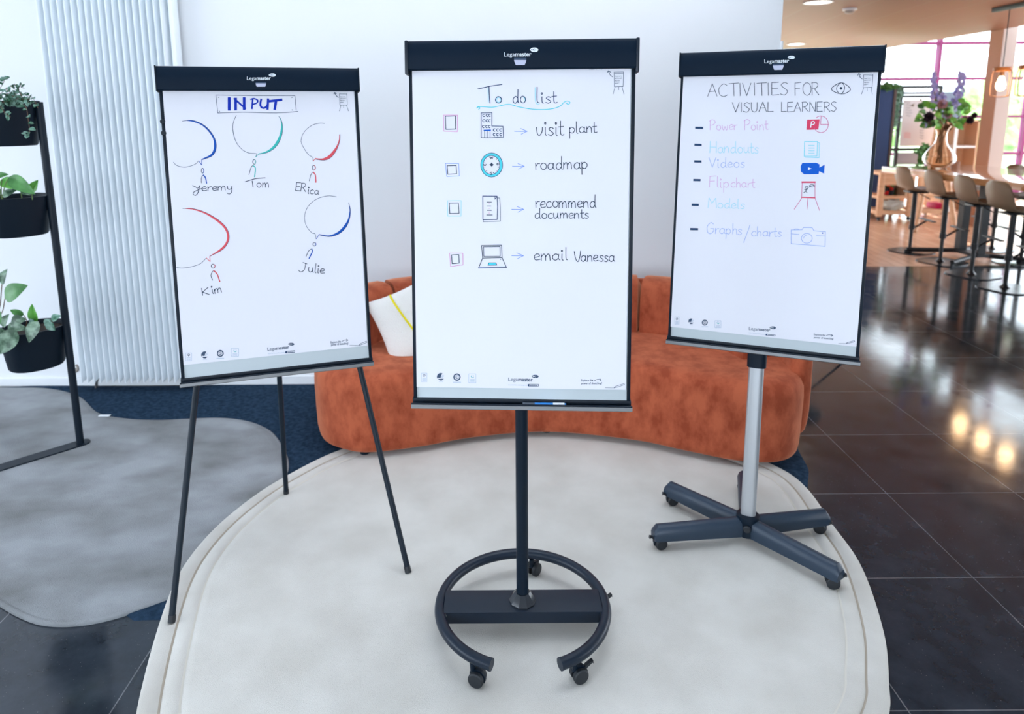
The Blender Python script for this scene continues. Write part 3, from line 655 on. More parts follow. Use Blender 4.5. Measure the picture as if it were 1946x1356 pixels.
bubble(BL, c4, pdL, [(1218, 46), (1160, 41), (1090, 62), (1035, 110), (1013, 175), (1025, 235), (1060, 278), (1080, 285), (1088, 318)], [(1297, 85), (1308, 130), (1303, 190), (1278, 245), (1235, 285), (1175, 303), (1110, 293)],
       [(1110, 288), (1170, 295), (1223, 275), (1263, 238), (1293, 190), (1304, 135)], [(1088, 318), (1108, 288)], 'blue', (1077, 352, 10, 11), [(1022, 432), (1040, 395), (1060, 383), (1062, 402), (1042, 443)], 2)
p = Pen(BL, PD, c3)
p.line([(505, 273), (800, 277), (1087, 277)], 1.2, 'grey').line([(505, 273), (518, 403)], 1.2, 'grey').line([(518, 405), (700, 399), (950, 404), (1110, 394)], 1.4, 'grey').line([(1087, 277), (1096, 386)], 1.2, 'grey')
for x, y in ((526, 291), (1065, 291), (532, 393), (1067, 383)): p.oval(x, y, 3, 3, ink='dark', fill=True)
p.done('title_frame', pdL)
p = Pen(BL, PD, c3); RB = 'royal'
p.line([(603, 297), (603, 380)], 5.6, RB).line([(650, 379), (650, 300)], 5.2, RB).line([(640, 300), (722, 372)], 3.4, RB).line([(713, 376), (713, 296)], 5.2, RB)
p.line([(776, 300), (770, 373)], 3, RB).line([(762, 305), (785, 299), (812, 312), (805, 332), (775, 342)], 2.6, RB)
p.line([(838, 305), (832, 345), (845, 366), (866, 366), (884, 345), (889, 303)], 3.6, RB).line([(889, 305), (885, 376)], 4.4, RB).line([(902, 318), (988, 308)], 4.6, RB).line([(948, 312), (938, 376)], 5, RB)
p.done('title_lettering', pdL, 'the word INPUT in thick blue marker')
p = Pen(BL, PD, c3); p.line([(333, 940), (352, 948), (372, 958), (386, 940)], 1.5, 'dark').line([(386, 940), (375, 985), (358, 1010), (338, 1005), (342, 988), (372, 972), (402, 960)], 1.5, 'dark').word('eremy', 400, 977, 632, 972, 30, 1.5, 'dark'); p.done('name_lettering', pdL)
p = Pen(BL, PD, c3); p.line([(720, 912), (790, 890), (868, 882)], 1.6, 'dark').line([(772, 905), (778, 950)], 1.6, 'dark').word('om', 805, 953, 900, 953, 33, 1.5, 'dark'); p.done('name_lettering', pdL)
p = Pen(BL, PD, c3); p.word('ER', 1090, 977, 1170, 986, 30, 1.5, 'dark').word('ica', 1180, 997, 1265, 1006, 30, 1.5, 'dark'); p.done('name_lettering', pdL)
p = Pen(BL, PD, c4); p.word('K', 350, 682, 405, 678, 23, 1.5, 'dark').word('im', 418, 672, 488, 658, 30, 1.5, 'dark'); p.done('name_lettering', pdL)
p = Pen(BL, PD, c4); p.line([(1003, 470), (1028, 478)], 1.5, 'dark').line([(1020, 476), (1012, 515), (990, 530), (975, 520)], 1.5, 'dark').word('ulie', 1035, 530, 1145, 543, 30, 1.5, 'dark'); p.done('name_lettering', pdL)

def kit_corner(B, tr, pad_, b4, txts, arrow, hd, legs, ref):
    p = Pen(B, PD, tr); p.line(b4, 1., 'print', False, True); a, b, c_, d = b4
    k = .1; p.line([(a[0] + (d[0] - a[0]) * k, a[1] + (d[1] - a[1]) * k), (b[0] + (c_[0] - b[0]) * k, b[1] + (c_[1] - b[1]) * k)], .8, 'print')
    for q in legs: p.line(q, .9, 'print'); p.oval(q[-1][0], q[-1][1], 2.6, 2.6, ink='print', fill=True)
    p.line(arrow, 1.5, 'print').line(hd, 1.5, 'print', False); p.done('printed_easel', pad_)
    t_ = Pen(B, PD, tr); n = 4
    for i, tx in enumerate(('Need more', 'SKETCH-KIT', 'flipchart', 'paper?')):
        f_ = .32 + .155 * i; l = (a[0] + (d[0] - a[0]) * f_, a[1] + (d[1] - a[1]) * f_); r = (b[0] + (c_[0] - b[0]) * f_, b[1] + (c_[1] - b[1]) * f_); wd = (.8, .86, .66, .55)[i]
        t_.text(tx, l[0] + (r[0] - l[0]) * .08, l[1] + (r[1] - l[1]) * .08, l[0] + (r[0] - l[0]) * wd, l[1] + (r[1] - l[1]) * wd, 9, 'print', .01)
    t_.text('Ref. 7-157010 / 7-157020', *ref, 17, 'print', .012); t_.done('small_print', pad_)
kit_corner(BC, c5, pdC, [(1533, 290), (1600, 288), (1597, 393), (1535, 395)], None, [(1520, 323), (1502, 306), (1492, 281)], [(1483, 294), (1492, 279), (1508, 291)], [[(1540, 396), (1525, 446)], [(1590, 395), (1603, 446)], [(1565, 396), (1565, 415)]], (1355, 272, 1624, 265))
kit_corner(BL, c3, pdL, [(1414, 264), (1469, 263), (1472, 347), (1418, 348)], None, [(1406, 291), (1390, 276), (1380, 256)], [(1374, 266), (1380, 254), (1392, 263)], [[(1425, 349), (1415, 389)], [(1466, 348), (1481, 389)], [(1446, 349), (1446, 365)]], (1268, 247, 1486, 246))
kit_corner(BR, c7, pdR, [(1567, 297), (1639, 293), (1633, 393), (1563, 397)], None, [(1555, 328), (1538, 312), (1529, 288)], [(1520, 300), (1529, 286), (1542, 295)], [[(1568, 398), (1550, 446)], [(1626, 395), (1634, 446)], [(1594, 397), (1594, 418)]], (1392, 278, 1665, 272))

def footer(B, tr, pad_, ic, lg, sub, bx, ex, arrow, pen_):
    r1, c1, c2, r2 = ic
    for r in (r1, r2):
        p = Pen(B, PD, tr)
        x0, y0, x1, y1 = r; p.line([(x0, y0), (x1, y0), (x1, y1), (x0, y1)], .7, 'print_pale', False, True); w_ = x1 - x0; h_ = y1 - y0
        for f_ in (.62, .75, .88): p.line([(x0 + w_ * .2, y0 + h_ * f_), (x1 - w_ * .2, y0 + h_ * f_)], .8, 'print_pale')
        if r is r1: p.oval(x0 + w_ * .5, y0 + h_ * .24, w_ * .2, h_ * .12, .9, 'print').line([(x0 + w_ * .5, y0 + h_ * .24), (x0 + w_ * .5, y0 + h_ * .45)], .9, 'print')
        else: p.oval(x0 + w_ * .52, y0 + h_ * .25, w_ * .16, h_ * .14, .8, 'print_pale', -60, 240).line([(x0 + w_ * .3, y0 + h_ * .3), (x0 + w_ * .5, y0 + h_ * .45), (x0 + w_ * .7, y0 + h_ * .4)], 1., 'teal')
        p.done('certification_mark', pad_)
    p = Pen(B, PD, tr); x, y, r = c1; p.fill([(x + r * math.cos(a), y + r * math.sin(a)) for a in [PI * .85 + 1.15 * PI * 0 + (PI * .8) * k / 12 for k in range(13)]] , 'print')
    p.fill([(x - r * .7, y + r * .2), (x + r * .3, y - r * .75), (x - r * .1, y + r * .3)], 'print'); p.fill([(x - r * .75, y + r * .55), (x + r * .8, y + r * .5), (x + r * .3, y + r * .95), (x - r * .3, y + r * .95)], 'print')
    p.line([(x + r * .2, y + r * .3), (x + r * .85, y - r * .3)], .7, 'print_pale').line([(x, y + r * .25), (x + r * .65, y - r * .5)], .7, 'print_pale'); p.line([(x - r * .5, y + r * 1.25), (x + r * .55, y + r * 1.25)], .7, 'print_pale')
    p.done('certification_mark', pad_); p = Pen(B, PD, tr); x, y, r = c2; p.ring(x, y, (r, r), (r * .66, r * .66), 'print'); p.oval(x, y, r * .36, r * .42, 1., 'print').line([(x, y - r * .2), (x, y + r * .4)], .8, 'print'); p.line([(x - r * 1.05, y + r * 1.4), (x + r * 1.05, y + r * 1.4)], 1., 'print_pale'); p.done('certification_mark', pad_)
    p = Pen(B, PD, tr); logo(p, *lg, 'print', 'print', 'white'); p.text('brand of the edding group', *sub, 7, 'print_pale')
    p.line([(bx[0], bx[1]), (bx[2], bx[1] + bx[4]), (bx[2], bx[3] + bx[4]), (bx[0], bx[3])], 1., 'mark', False, True); p.text('edding', bx[0] + (bx[2] - bx[0]) * .2, bx[3] - 2 + bx[4] * .2, bx[2] - (bx[2] - bx[0]) * .15, bx[3] - 2 + bx[4] * .9, 7, 'mark', .01); p.fill([(bx[0] - 4, bx[1] + 2), (bx[0] + 7, bx[1] + 1), (bx[0] + 7, bx[3] - 1), (bx[0] - 4, bx[3] - 2)], 'mark'); p.done('printed_logo', pad_)
    p = Pen(B, PD, tr); p.text('Explore the', *ex[0], 14, 'print', .012).text('power of sketching!', *ex[1], 14, 'print', .012); p.line(arrow, 1.1, 'print')
    ax_, ay = arrow[-1]; p.line([(ax_ - 10, ay - 8), (ax_, ay), (ax_ - 11, ay + 6)], 1.1, 'print', False)
    (x0, y0), (x1, y1) = pen_; d = Vector((x1 - x0, y1 - y0)).normalized(); n = Vector((-d.y, d.x)) * 4.2
    p.line([(x0, y0), (x0 + d.x * 10 + n.x, y0 + d.y * 10 + n.y), (x1 + n.x, y1 + n.y), (x1 - n.x, y1 - n.y), (x0 + d.x * 10 - n.x, y0 + d.y * 10 - n.y)], .9, 'print', False, True); p.line([(x0 - 60, y0 + 2), (x0 + 6, y0 + 3)], .7, 'print'); p.done('printed_slogan', pad_)
footer(BC, c6, pdC, ((145, 1030, 183, 1088), (277, 1055, 26), (387, 1057, 25), (467, 1035, 515, 1095)), (735, 1083, 900, 1086, 24, 917, 1052, 25, 11), (735, 1113, 862, 1115), (870, 1106, 940, 1118, 0), ((1228, 1085, 1310, 1084), (1228, 1106, 1370, 1105)), [(1318, 1082), (1340, 1073), (1366, 1077)], ((1452, 1128), (1521, 1105)))
footer(BL, c4, pdL, ((248, 1052, 285, 1103), (370, 1065, 23), (470, 1055, 22), (541, 1023, 588, 1073)), (775, 1038, 915, 1024, 22, 927, 995, 21, 9), (778, 1060, 884, 1051), (892, 1042, 950, 1053, -5), ((1182, 991, 1248, 984), (1184, 1006, 1295, 996)), [(1254, 978), (1272, 969), (1293, 970)], ((1365, 1000), (1413, 980)))
footer(BR, c8, pdR, ((92, 872, 125, 928), (220, 905, 22), (326, 915, 23), (406, 900, 452, 955)), (670, 972, 837, 985, 25, 857, 955, 26, 11), (670, 997, 802, 1011), (805, 1004, 875, 1014, 5), ((1178, 1014, 1268, 1020), (1178, 1036, 1330, 1048)), [(1275, 1016), (1298, 1010), (1326, 1017)], ((1432, 1076), (1495, 1060)))

# to-do list
p = Pen(BC, PD, c5)
p.line([(630, 405), (633, 505)], 1.6, 'pale_cyan').line([(968, 400), (970, 495), (985, 520), (998, 515)], 1.6, 'pale_cyan').oval(706, 488, 14, 18, 1.6, 'pale_cyan').oval(884, 490, 12, 20, 1.6, 'pale_cyan', -90, 120)
p.line([(557, 411), (640, 392), (730, 378)], 1.7, 'navy').line([(637, 392), (640, 450), (645, 512)], 1.9, 'navy').word('o', 680, 511, 736, 509, 46, 1.7, 'navy').word('do', 806, 512, 905, 511, 48, 1.7, 'navy').word('l', 972, 512, 1010, 512, 56, 1.8, 'navy').word('ist', 1012, 512, 1130, 508, 46, 1.7, 'navy')
p.line([(563, 556), (573, 547), (561, 539), (549, 549), (560, 537), (600, 537), (660, 541), (720, 530), (780, 520), (850, 538), (930, 553), (1020, 558), (1100, 550), (1150, 530), (1175, 505), (1200, 496), (1217, 507), (1205, 521), (1192, 512)], 1.7, 'aqua'); p.done('title_lettering', pdC, 'the words To do list underlined with a cyan swirl')
for tr, out_, inn, co in ((c5, [(312, 597), (412, 597), (411, 716), (315, 712)], [(325, 605), (398, 603), (399, 697), (329, 699)], 'pink'), (c5, [(325, 942), (420, 944), (425, 1033), (336, 1036)], [(338, 960), (402, 958), (406, 1017), (342, 1020)], 'peri'),
                          (c5, [(340, 1210), (438, 1209), (437, 1320), (342, 1320)], [(353, 1227), (418, 1226), (423, 1300), (357, 1302)], 'pale_cyan'), (c6, [(337, 216), (427, 217), (428, 296), (343, 308)], [(350, 229), (399, 227), (402, 284), (354, 288)], 'pink')):
    q = Pen(BC, PD, tr); q.line(out_, 1.3, co, False, True).line(inn, 1.5, 'dark', False, True); q.done('tick_box', pdC)
for tr, A in ((c5, (820, 713, 910)), (c5, (805, 963, 890)), (c5, (800, 1271, 886)), (c6, (758, 234, 838))):
    q = Pen(BC, PD, tr); x0, y, x1 = A; q.line([(x0, y), (x1, y + 1)], 1.4, 'peri').line([(x1 - 46, y - 19), (x1, y), (x1 - 42, y + 21)], 1.3, 'peri', False); q.done('arrow', pdC)
q = Pen(BC, PD, c5); q.word('visit', 974, 745, 1178, 743, 58, 1.7); q.done('lettering', pdC, 'the word visit'); q = Pen(BC, PD, c5); q.word('plant', 1208, 727, 1415, 722, 42, 1.7); q.done('lettering', pdC, 'the word plant')
q = Pen(BC, PD, c5); q.word('roadmap', 968, 986, 1350, 980, 46, 1.7); q.done('lettering', pdC, 'the word roadmap')
q = Pen(BC, PD, c5); q.word('recommend', 968, 1260, 1410, 1258, 46, 1.7); q.done('lettering', pdC, 'the word recommend')
q = Pen(BC, PD, c5); q.word('documents', 964, 1338, 1358, 1334, 36, 1.7); q.done('lettering', pdC, 'the word documents')
q = Pen(BC, PD, c6); q.word('email', 908, 264, 1142, 262, 42, 1.7); q.done('lettering', pdC, 'the word email'); q = Pen(BC, PD, c6); q.line([(1182, 205), (1190, 250), (1207, 274), (1220, 240), (1224, 203)], 1.7, 'dark').word('anessa', 1226, 272, 1462, 273, 40, 1.7); q.done('lettering', pdC, 'the name Vanessa')
q = Pen(BC, PD, c9); q.line([(130, 130), (315, 126), (313, 355), (505, 360), (514, 548), (300, 562), (130, 560)], 1.5, 'navy', False, True).fill([(172, 420), (297, 416), (297, 440), (175, 443)], 'azure')
for x in (190, 233, 284): q.line([(x, 440), (x, 562)], 1.3, 'navy')
for y, xs_ in ((170, (172, 230, 273)), (262, (170, 226, 270)), (363, (165, 220, 270)), (422, (352, 408, 462)), (500, (350, 408, 464))):
    for x in xs_: q.line([(x + 18, y - 18), (x - 8, y - 14), (x - 14, y + 8), (x + 4, y + 24), (x + 14, y + 20)], 1.5, 'navy')
q.done('drawn_building', pdC)
q = Pen(BC, PD, c9); q.ring(310, 1025, (186, 205), (145, 163), 'aqua'); q.oval(310, 1025, 188, 207, 1.2, 'navy').oval(306, 1025, 143, 161, 1.2, 'navy')
q.line([(295, 922), (298, 888), (322, 920), (326, 886)], 1.5, 'dark', False).line([(322, 1150), (300, 1148), (296, 1162), (318, 1174), (316, 1188), (290, 1188)], 1.4, 'dark').line([(172, 1015), (182, 1035), (194, 1016), (204, 1034), (218, 1012)], 1.4, 'dark', False).line([(424, 990), (404, 996), (402, 1024), (424, 1026)], 1.4, 'dark').line([(404, 1008), (440, 1006)], 1.3, 'dark')
for a in range(12):
    c_, s_ = math.cos(a * PI / 6 + .26), math.sin(a * PI / 6 + .26); q.line([(308 + 112 * c_, 1025 + 130 * s_), (308 + 126 * c_, 1025 + 144 * s_)], 1.3, 'pink' if a % 2 else 'dark')
q.fill([(310, 978), (326, 1005), (350, 1020), (326, 1038), (310, 1066), (295, 1038), (268, 1020), (295, 1003)], 'dark').oval(310, 1052, 6, 8, ink='white', fill=True); q.done('drawn_compass', pdC)
q = Pen(BC, PD, c10); q.line([(148, 105), (378, 107), (388, 270), (380, 482), (150, 485)], 1.7, 'navy', False, True).line([(378, 110), (344, 156), (346, 116)], 1.3, 'navy', False).line([(388, 135), (420, 135), (432, 290), (432, 508), (155, 518), (155, 488)], 1.2, 'grey', False)
for y, x0, x1 in ((202, 215, 288), (266, 215, 280), (334, 220, 288), (408, 212, 302)): q.line([(x0, y), (x1, y)], 1.6, 'dark')
for y in (230, 303, 377): q.line([(232, y), (266, y)], 1.1, 'pink')
q.done('drawn_document', pdC)
q = Pen(BC, PD, c10); q.line([(130, 900), (450, 895), (458, 1097), (145, 1103)], 1.5, 'dark', False, True).line([(158, 922), (425, 918), (428, 1075), (165, 1077)], 1.4, 'dark', False, True).line([(145, 1103), (458, 1097), (530, 1255), (80, 1264)], 1.5, 'dark', False, True).line([(88, 1250), (526, 1243)], 1., 'peri').fill([(245, 1180), (360, 1180), (373, 1216), (230, 1218)], 'aqua').line([(245, 1180), (360, 1180), (373, 1216), (230, 1218)], 1.4, 'navy', False, True).oval(437, 1124, 8, 6, ink='navy', fill=True); q.done('drawn_laptop', pdC)

# activities
q = Pen(BR, PD, c7); q.word('ACTIVITIES', 350, 466, 985, 452, 49, 1.25, 'dark').word('FOR', 1030, 460, 1222, 455, 49, 1.25, 'dark').word('VISUAL', 540, 586, 870, 585, 37, 1.25, 'dark').word('LEARNERS', 920, 585, 1362, 582, 37, 1.25, 'dark'); q.done('title_lettering', pdR, 'the words ACTIVITIES FOR VISUAL LEARNERS')
for tr, x0, y, x1 in ((c7, 257, 710, 307), (c7, 251, 842, 296), (c7, 249, 972, 295), (c7, 242, 1117, 287), (c7, 229, 1310, 273), (c8, 218, 185, 268)):
    q = Pen(BR, PD, tr); q.line([(x0, y), (x1, y + 1)], 4.2, 'mark'); q.done('bullet_dash', pdR)
for tr, ws, co, nm in ((c7, [('Power', 362, 727, 583, 725, 39)], 'violet', 'Power'), (c7, [('Point', 632, 727, 824, 725, 40)], 'violet', 'Point'), (c7, [('Handouts', 362, 904, 752, 908, 45)], 'pale_cyan', 'Handouts'), (c7, [('Videos', 358, 1018, 642, 1018, 39)], 'lilac', 'Videos'),
                    (c7, [('Flip', 360, 1173, 520, 1175, 42), ('chart', 528, 1174, 722, 1176, 38)], 'violet', 'Flipchart'), (c7, [('Models', 352, 1334, 642, 1342, 38)], 'pale_cyan', 'Models'), (c8, [('Graphs', 338, 220, 622, 228, 42), ('charts', 688, 238, 932, 246, 38)], 'lilac', 'Graphs/charts')):
    q = Pen(BR, PD, tr)
    for a in ws: q.word(*a, 1.2, co)
    if nm[0] == 'G': q.line([(680, 152), (630, 290)], 1.2, co)
    q.done('lettering', pdR, 'handwritten ' + nm)
q = Pen(BR, PD, c7); q.line([(1315, 407), (1350, 374), (1395, 358), (1435, 377), (1464, 411), (1430, 438), (1390, 445), (1345, 432)], 1.5, 'dark', True, True).line([(1388, 360), (1362, 383), (1356, 412), (1372, 441)], 1.4, 'dark').line([(1402, 360), (1418, 388), (1413, 420), (1396, 443)], 1.4, 'dark').oval(1390, 402, 11, 11, ink='dark', fill=True); q.done('drawn_eye', pdR)
q = Pen(BR, PD, c7); q.fill([(1126, 645), (1223, 643), (1213, 723), (1120, 726)], 'crimson').line([(1160, 662), (1153, 706)], 2.2, 'white').line([(1160, 663), (1178, 661), (1183, 675), (1172, 684), (1158, 684)], 2., 'white').oval(1233, 682, 58, 65, 1.2, 'rose', -130, 158).line([(1234, 617), (1231, 683), (1290, 683)], 1.2, 'rose', False); q.done('drawn_chart_icon', pdR)
q = Pen(BR, PD, c7); q.line([(1105, 817), (1207, 817), (1202, 930), (1102, 932)], 1.3, 'cyan', False, True).line([(1208, 824), (1221, 827), (1218, 943), (1110, 940), (1108, 932)], 1.1, 'cyan', False)
for y in (847, 868, 888, 908): q.line([(1136, y), (1182, y)], 1.2, 'cyan')
q.done('drawn_handouts', pdR)
q = Pen(BR, PD, c7); q.fill([(1088, 984), (1196, 982), (1222, 995), (1221, 1020), (1262, 997), (1258, 1068), (1219, 1048), (1215, 1071), (1102, 1073), (1076, 1050), (1075, 1008)], 'azure').fill([(1133, 1018), (1161, 1028), (1133, 1040)], 'white'); q.done('drawn_video_camera', pdR)
q = Pen(BR, PD, c7); q.line([(1086, 1134), (1187, 1134)], 3., 'crimson').line([(1086, 1138), (1083, 1254)], 1.2, 'rose').line([(1187, 1138), (1187, 1256)], 1.2, 'rose').line([(1083, 1252), (1187, 1256)], 2.4, 'crimson').line([(1083, 1258), (1025, 1345)], 1.2, 'rose').line([(1132, 1258), (1124, 1345)], 1.2, 'rose').line([(1187, 1258), (1222, 1355)], 1.2, 'rose')
q.oval(1122, 1175, 10, 10, 1.2, 'dark').line([(1119, 1185), (1115, 1208)], 1.3, 'dark').line([(1103, 1190), (1117, 1196), (1130, 1188)], 1.2, 'dark').line([(1098, 1216), (1114, 1208), (1126, 1218)], 1.2, 'dark').oval(1163, 1163, 20, 10, 1.1, 'dark').line([(1150, 1166), (1176, 1160)], 1.4, 'dark').line([(1147, 1170), (1138, 1175)], 1.1, 'dark'); q.done('drawn_flipchart', pdR)
q = Pen(BR, PD, c8); q.line([(1000, 192), (1085, 190), (1097, 173), (1165, 175), (1178, 198), (1268, 205), (1265, 320), (1130, 308), (1000, 300)], 1.3, 'lilac', False, True).oval(1123, 257, 42, 38, 1.3, 'lilac').line([(1097, 258), (1105, 240), (1125, 231)], 1.1, 'lilac').line([(1003, 222), (1062, 227)], 1.2, 'lilac').line([(1197, 237), (1268, 240)], 1.2, 'lilac').oval(1246, 216, 5, 5, ink='azure', fill=True).line([(1022, 191), (1030, 184), (1055, 185), (1062, 191)], 1.2, 'lilac', False); q.done('drawn_photo_camera', pdR)

# magnets on the left chart, marker in the middle tray
for (px, py, l) in ((309.5, 231, 'upper of two round black magnets on the left rail of the tripod flipchart'), (311.3, 253, 'lower of two round black magnets on the left rail of the tripod flipchart')):
    mb = MB(); c = BL.at(px, py, .0055); mb.lathe([(.0085, 0), (.009, .002), (.009, .006), (.0075, .008)], c, 20, axes(Vector((0, 0, 0)), BL.u, BL.v, -BL.n)); tag(mb.build('magnet', M['black'], None), l, 'magnet', 'magnets on the left flipchart')
mz = BC.P(0, .0145, .028); x0 = BC.uv(993, 768, .03)[0]; x1 = BC.uv(1076, 768, .03)[0]
mk = thing('marker_pen', 'blue and white marker pen with grey cap lying in the middle flipchart tray', 'marker', BC.P((x0 + x1) / 2, .012, .0195)); L_ = x1 - x0
def seg(a, b, r0, r1=None): return [BC.P(x0 + L_ * a, .0195, .0195), BC.P(x0 + L_ * b, .0195, .0195)]
M['m_blue'] = mat('marker_blue', S(28, 130, 214), .35); M['m_white'] = mat('marker_white', S(236, 240, 246), .4); M['m_grey'] = mat('marker_grey', S(72, 82, 94), .4)
MB().tube(seg(.28, .72, 0), .0068, 16).build('barrel', M['m_blue'], mk); MB().tube(seg(.70, .965, 0), .0072, 16).build('sleeve', M['m_white'], mk); MB().tube(seg(0, .3, 0), .0066, 16).build('cap', M['m_grey'], mk); MB().tube(seg(.96, 1., 0), .0058, 16).build('end_plug', M['m_blue'], mk)

# ================================================================== radiator
xr0, xr1 = -2.70, -1.935; nf = 19; pt = (xr1 - xr0) / nf; YR = YW - .135
tRad = thing('radiator', 'tall white vertical radiator with ridged fins on the wall', 'radiator', ((xr0 + xr1) / 2, YR, .07))
def fin_mb(x):
    prof = [(0, .08), (pt * .02, .03), (pt * .05, .006), (pt * .12, 0), (pt * .24, 0), (pt * .34, .010), (pt * .56, .045), (pt * .8, .072), (pt * .82, .08)]
    return MB().prism(prof, Vector((x, YR, .088)), Vector((1, 0, 0)), Vector((0, 1, 0)), Vector((0, 0, 2.6)))
f0 = fin_mb(xr0).build('fin', M['rad'], tRad, 50)
# lower ends of the fins are cut slantwise
for v in f0.data.vertices:
    wy = v.co.y
    if v.co.z < .2: v.co.z -= (.0 if wy > .03 else .022 * (1 - wy / .03))
for k in range(1, nf):
    c = f0.copy(); COL.objects.link(c); c.parent = tRad; c.location = (k * pt, 0, 0)
MB().box((xr0 + .004, YR + .07, .10), (xr1 - .004, YR + .095, 2.66), None, 0, .004).build('back_panel', M['rad'], tRad)
MB().box((xr1 + .003, YR + .02, .09), (xr1 + .03, YR + .1, 2.66), None, 0, .006).build('side_cover', M['rad'], tRad)
vp = GY(186, 716, YW - .06)
vv = MB().tube([vp + Vector((.012, 0, .035)), vp + Vector((.004, -.0, .0)), vp + Vector((-.012, 0, -.03)), Vector((vp.x - .02, vp.y, .0))], .009, 12).tube([vp + Vector((-.005, -.02, 0)), vp + Vector((.05, -.025, .018))], .012, 12).ell(vp, .014); vv.build('valve', M['steel'], tRad)
hk = GY(144, 700, YW - .03); hp = [hk + Vector((-.02, .03, -.018)), hk + Vector((-.004, .0, -.02)), hk + Vector((.012, 0, -.006)), hk + Vector((.014, 0, .012)), hk + Vector((.004, 0, .026))]
MBh = MB().tube(cr(hp, 5), lambda t: .011 - .004 * t, 10); tag(MBh.build('wall_hook', mat('hook_grey', S(150, 140, 132), .5), None), 'small grey curved hook low on the wall behind the plant stand', 'hook')

# ================================================================== sofa
front = [(-1.02, 3.78), (-1.0, 3.62), (-.93, 3.46), (-.83, 3.37), (-.67, 3.32), (-.4, 3.38), (-.13, 3.48), (.27, 3.54), (.71, 3.44), (.95, 3.32), (1.18, 3.21), (1.36, 3.185), (1.48, 3.24), (1.57, 3.38)]
back = [(1.6, 3.6), (1.52, 3.92), (1.3, 4.18), (1.0, 4.3), (.5, 4.35), (0, 4.36), (-.45, 4.33), (-.78, 4.2), (-.98, 3.98)]
SO = cr([(x, y, 0) for x, y in front + back], 8, True); N = len(SO); cS = sum(SO, Vector()) / N
nS = []
for i in range(N):
    t_ = SO[(i + 1) % N] - SO[i - 1]; n_ = Vector((t_.y, -t_.x, 0)).normalized(); nS.append(n_)
if nS[5].y > 0: nS = [-n for n in nS]
tS = thing('sofa', 'curved rust orange velvet sofa behind the flipcharts against the white wall', 'sofa', (cS.x, cS.y, ZR))
lv = [(.05, .045), (.02, .05), (.006, .06), (0, .09), (-.004, .2), (-.006, .34), (-.002, .40), (.012, .435), (.035, .456), (.07, .466), (.13, .470)]
mb = MB()
for ins, z in lv: mb.v += [SO[i] - nS[i] * ins + Vector((0, 0, z)) for i in range(N)]
for a in range(len(lv) - 1):
    for i in range(N): mb.f.append([a * N + i, a * N + (i + 1) % N, (a + 1) * N + (i + 1) % N, (a + 1) * N + i]); mb.m.append(0)
def capit(mb, L0, N):
    bm = bmesh.new(); vv_ = [bm.verts.new(v) for v in mb.v[L0:L0 + N]]; f = bm.faces.new(vv_); bmesh.ops.triangulate(bm, faces=[f]); bm.verts.index_update()
    for f in bm.faces: mb.f.append([v.index + L0 for v in f.verts]); mb.m.append(0)
    bm.free()
capit(mb, (len(lv) - 1) * N, N); capit(mb, 0, N)
seat = mb.build('seat', M['velvet'], tS, 60)
sp = [SO[i] - nS[i] * .004 + Vector((0, 0, .405)) for i in range(0, 13 * 8)]
MB().tube(sp, .0035, 6).build('seam', M['vseam'], seat)
def sweep(path, prof, n=16, endr=.08):
    """prof(s)-> (half width, z0, z1) along the path; super-elliptic section with rounded ends"""
    P = cr([(x, y, 0) for x, y in path], 10); L = [0]
    for i in range(1, len(P)): L.append(L[-1] + (P[i] - P[i - 1]).length)
    tot = L[-1]; mb = MB(); K = len(P)
    for i in range(K):
        t_ = (P[min(i + 1, K - 1)] - P[max(i - 1, 0)]).normalized(); nn = Vector((t_.y, -t_.x, 0)); s_ = L[i] / tot
        hw_, z0, z1 = prof(s_); e = min(L[i], tot - L[i]); q = 1. if e >= endr else math.sqrt(max(0, 1 - (1 - e / endr) ** 2)) * .97 + .03
        for k in range(n):
            a = 2 * PI * k / n; ca, sa = math.cos(a), math.sin(a); xx = math.copysign(abs(ca) ** .55, ca) * hw_ * (q if q < 1 else 1); zz = math.copysign(abs(sa) ** .6, sa)
            mb.v.append(P[i] + nn * xx + Vector((0, 0, (z0 + z1) / 2 + zz * (z1 - z0) / 2 * (1 if q == 1 else (.75 + .25 * q)))))
    for i in range(K - 1):
        for k in range(n): mb.f.append([i * n + k, i * n + (k + 1) % n, (i + 1) * n + (k + 1) % n, (i + 1) * n + k]); mb.m.append(0)
    mb.f += [list(range(n)), [(K - 1) * n + k for k in range(n)]]; mb.m += [0, 0]
    return mb
def hgt(s_): return .775 - .09 * (abs(2 * s_ - 1) ** 5)
shell = [(1.55, 3.335), (1.563, 3.6), (1.48, 3.89), (1.27, 4.11), (.98, 4.22), (.5, 4.275), (0, 4.285), (-.42, 4.26), (-.72, 4.13), (-.9, 3.94), (-.95, 3.74)]
sweep(shell, lambda s_: (.055, .12, hgt(s_) - .03), 18, .05).build('backrest', M['velvet'], tS, 60)
cush = [([(1.43, 3.55), (1.33, 3.8), (1.15, 4.0), (.885, 4.125)], .13), ([(.882, 4.126), (.45, 4.19), (0, 4.2), (-.38, 4.17), (-.66, 4.05)], .135), ([(-.662, 4.048), (-.78, 3.93), (-.85, 3.74)], .12)]
for pth, hw_ in cush:
    o = sweep(pth, lambda s_: (hw_, .38, .785 - .04 * max(0, (abs(2 * s_ - 1) - .9))), 20, .018).build('back_cushion', M['velvet'], tS, 60)
for px, py in ((690, 869), (1040, 826), (1428, 888)):
    g = GZ(px, py, ZR) + Vector((0, .05, 0)); MB().lathe([(.024, ZR), (.027, ZR + .03)], (g.x, g.y, 0), 16).build('foot', M['black'], tS)
MB().lathe([(.024, ZR), (.027, ZR + .03)], (0, 4.2, 0), 16).build('foot', M['black'], tS)
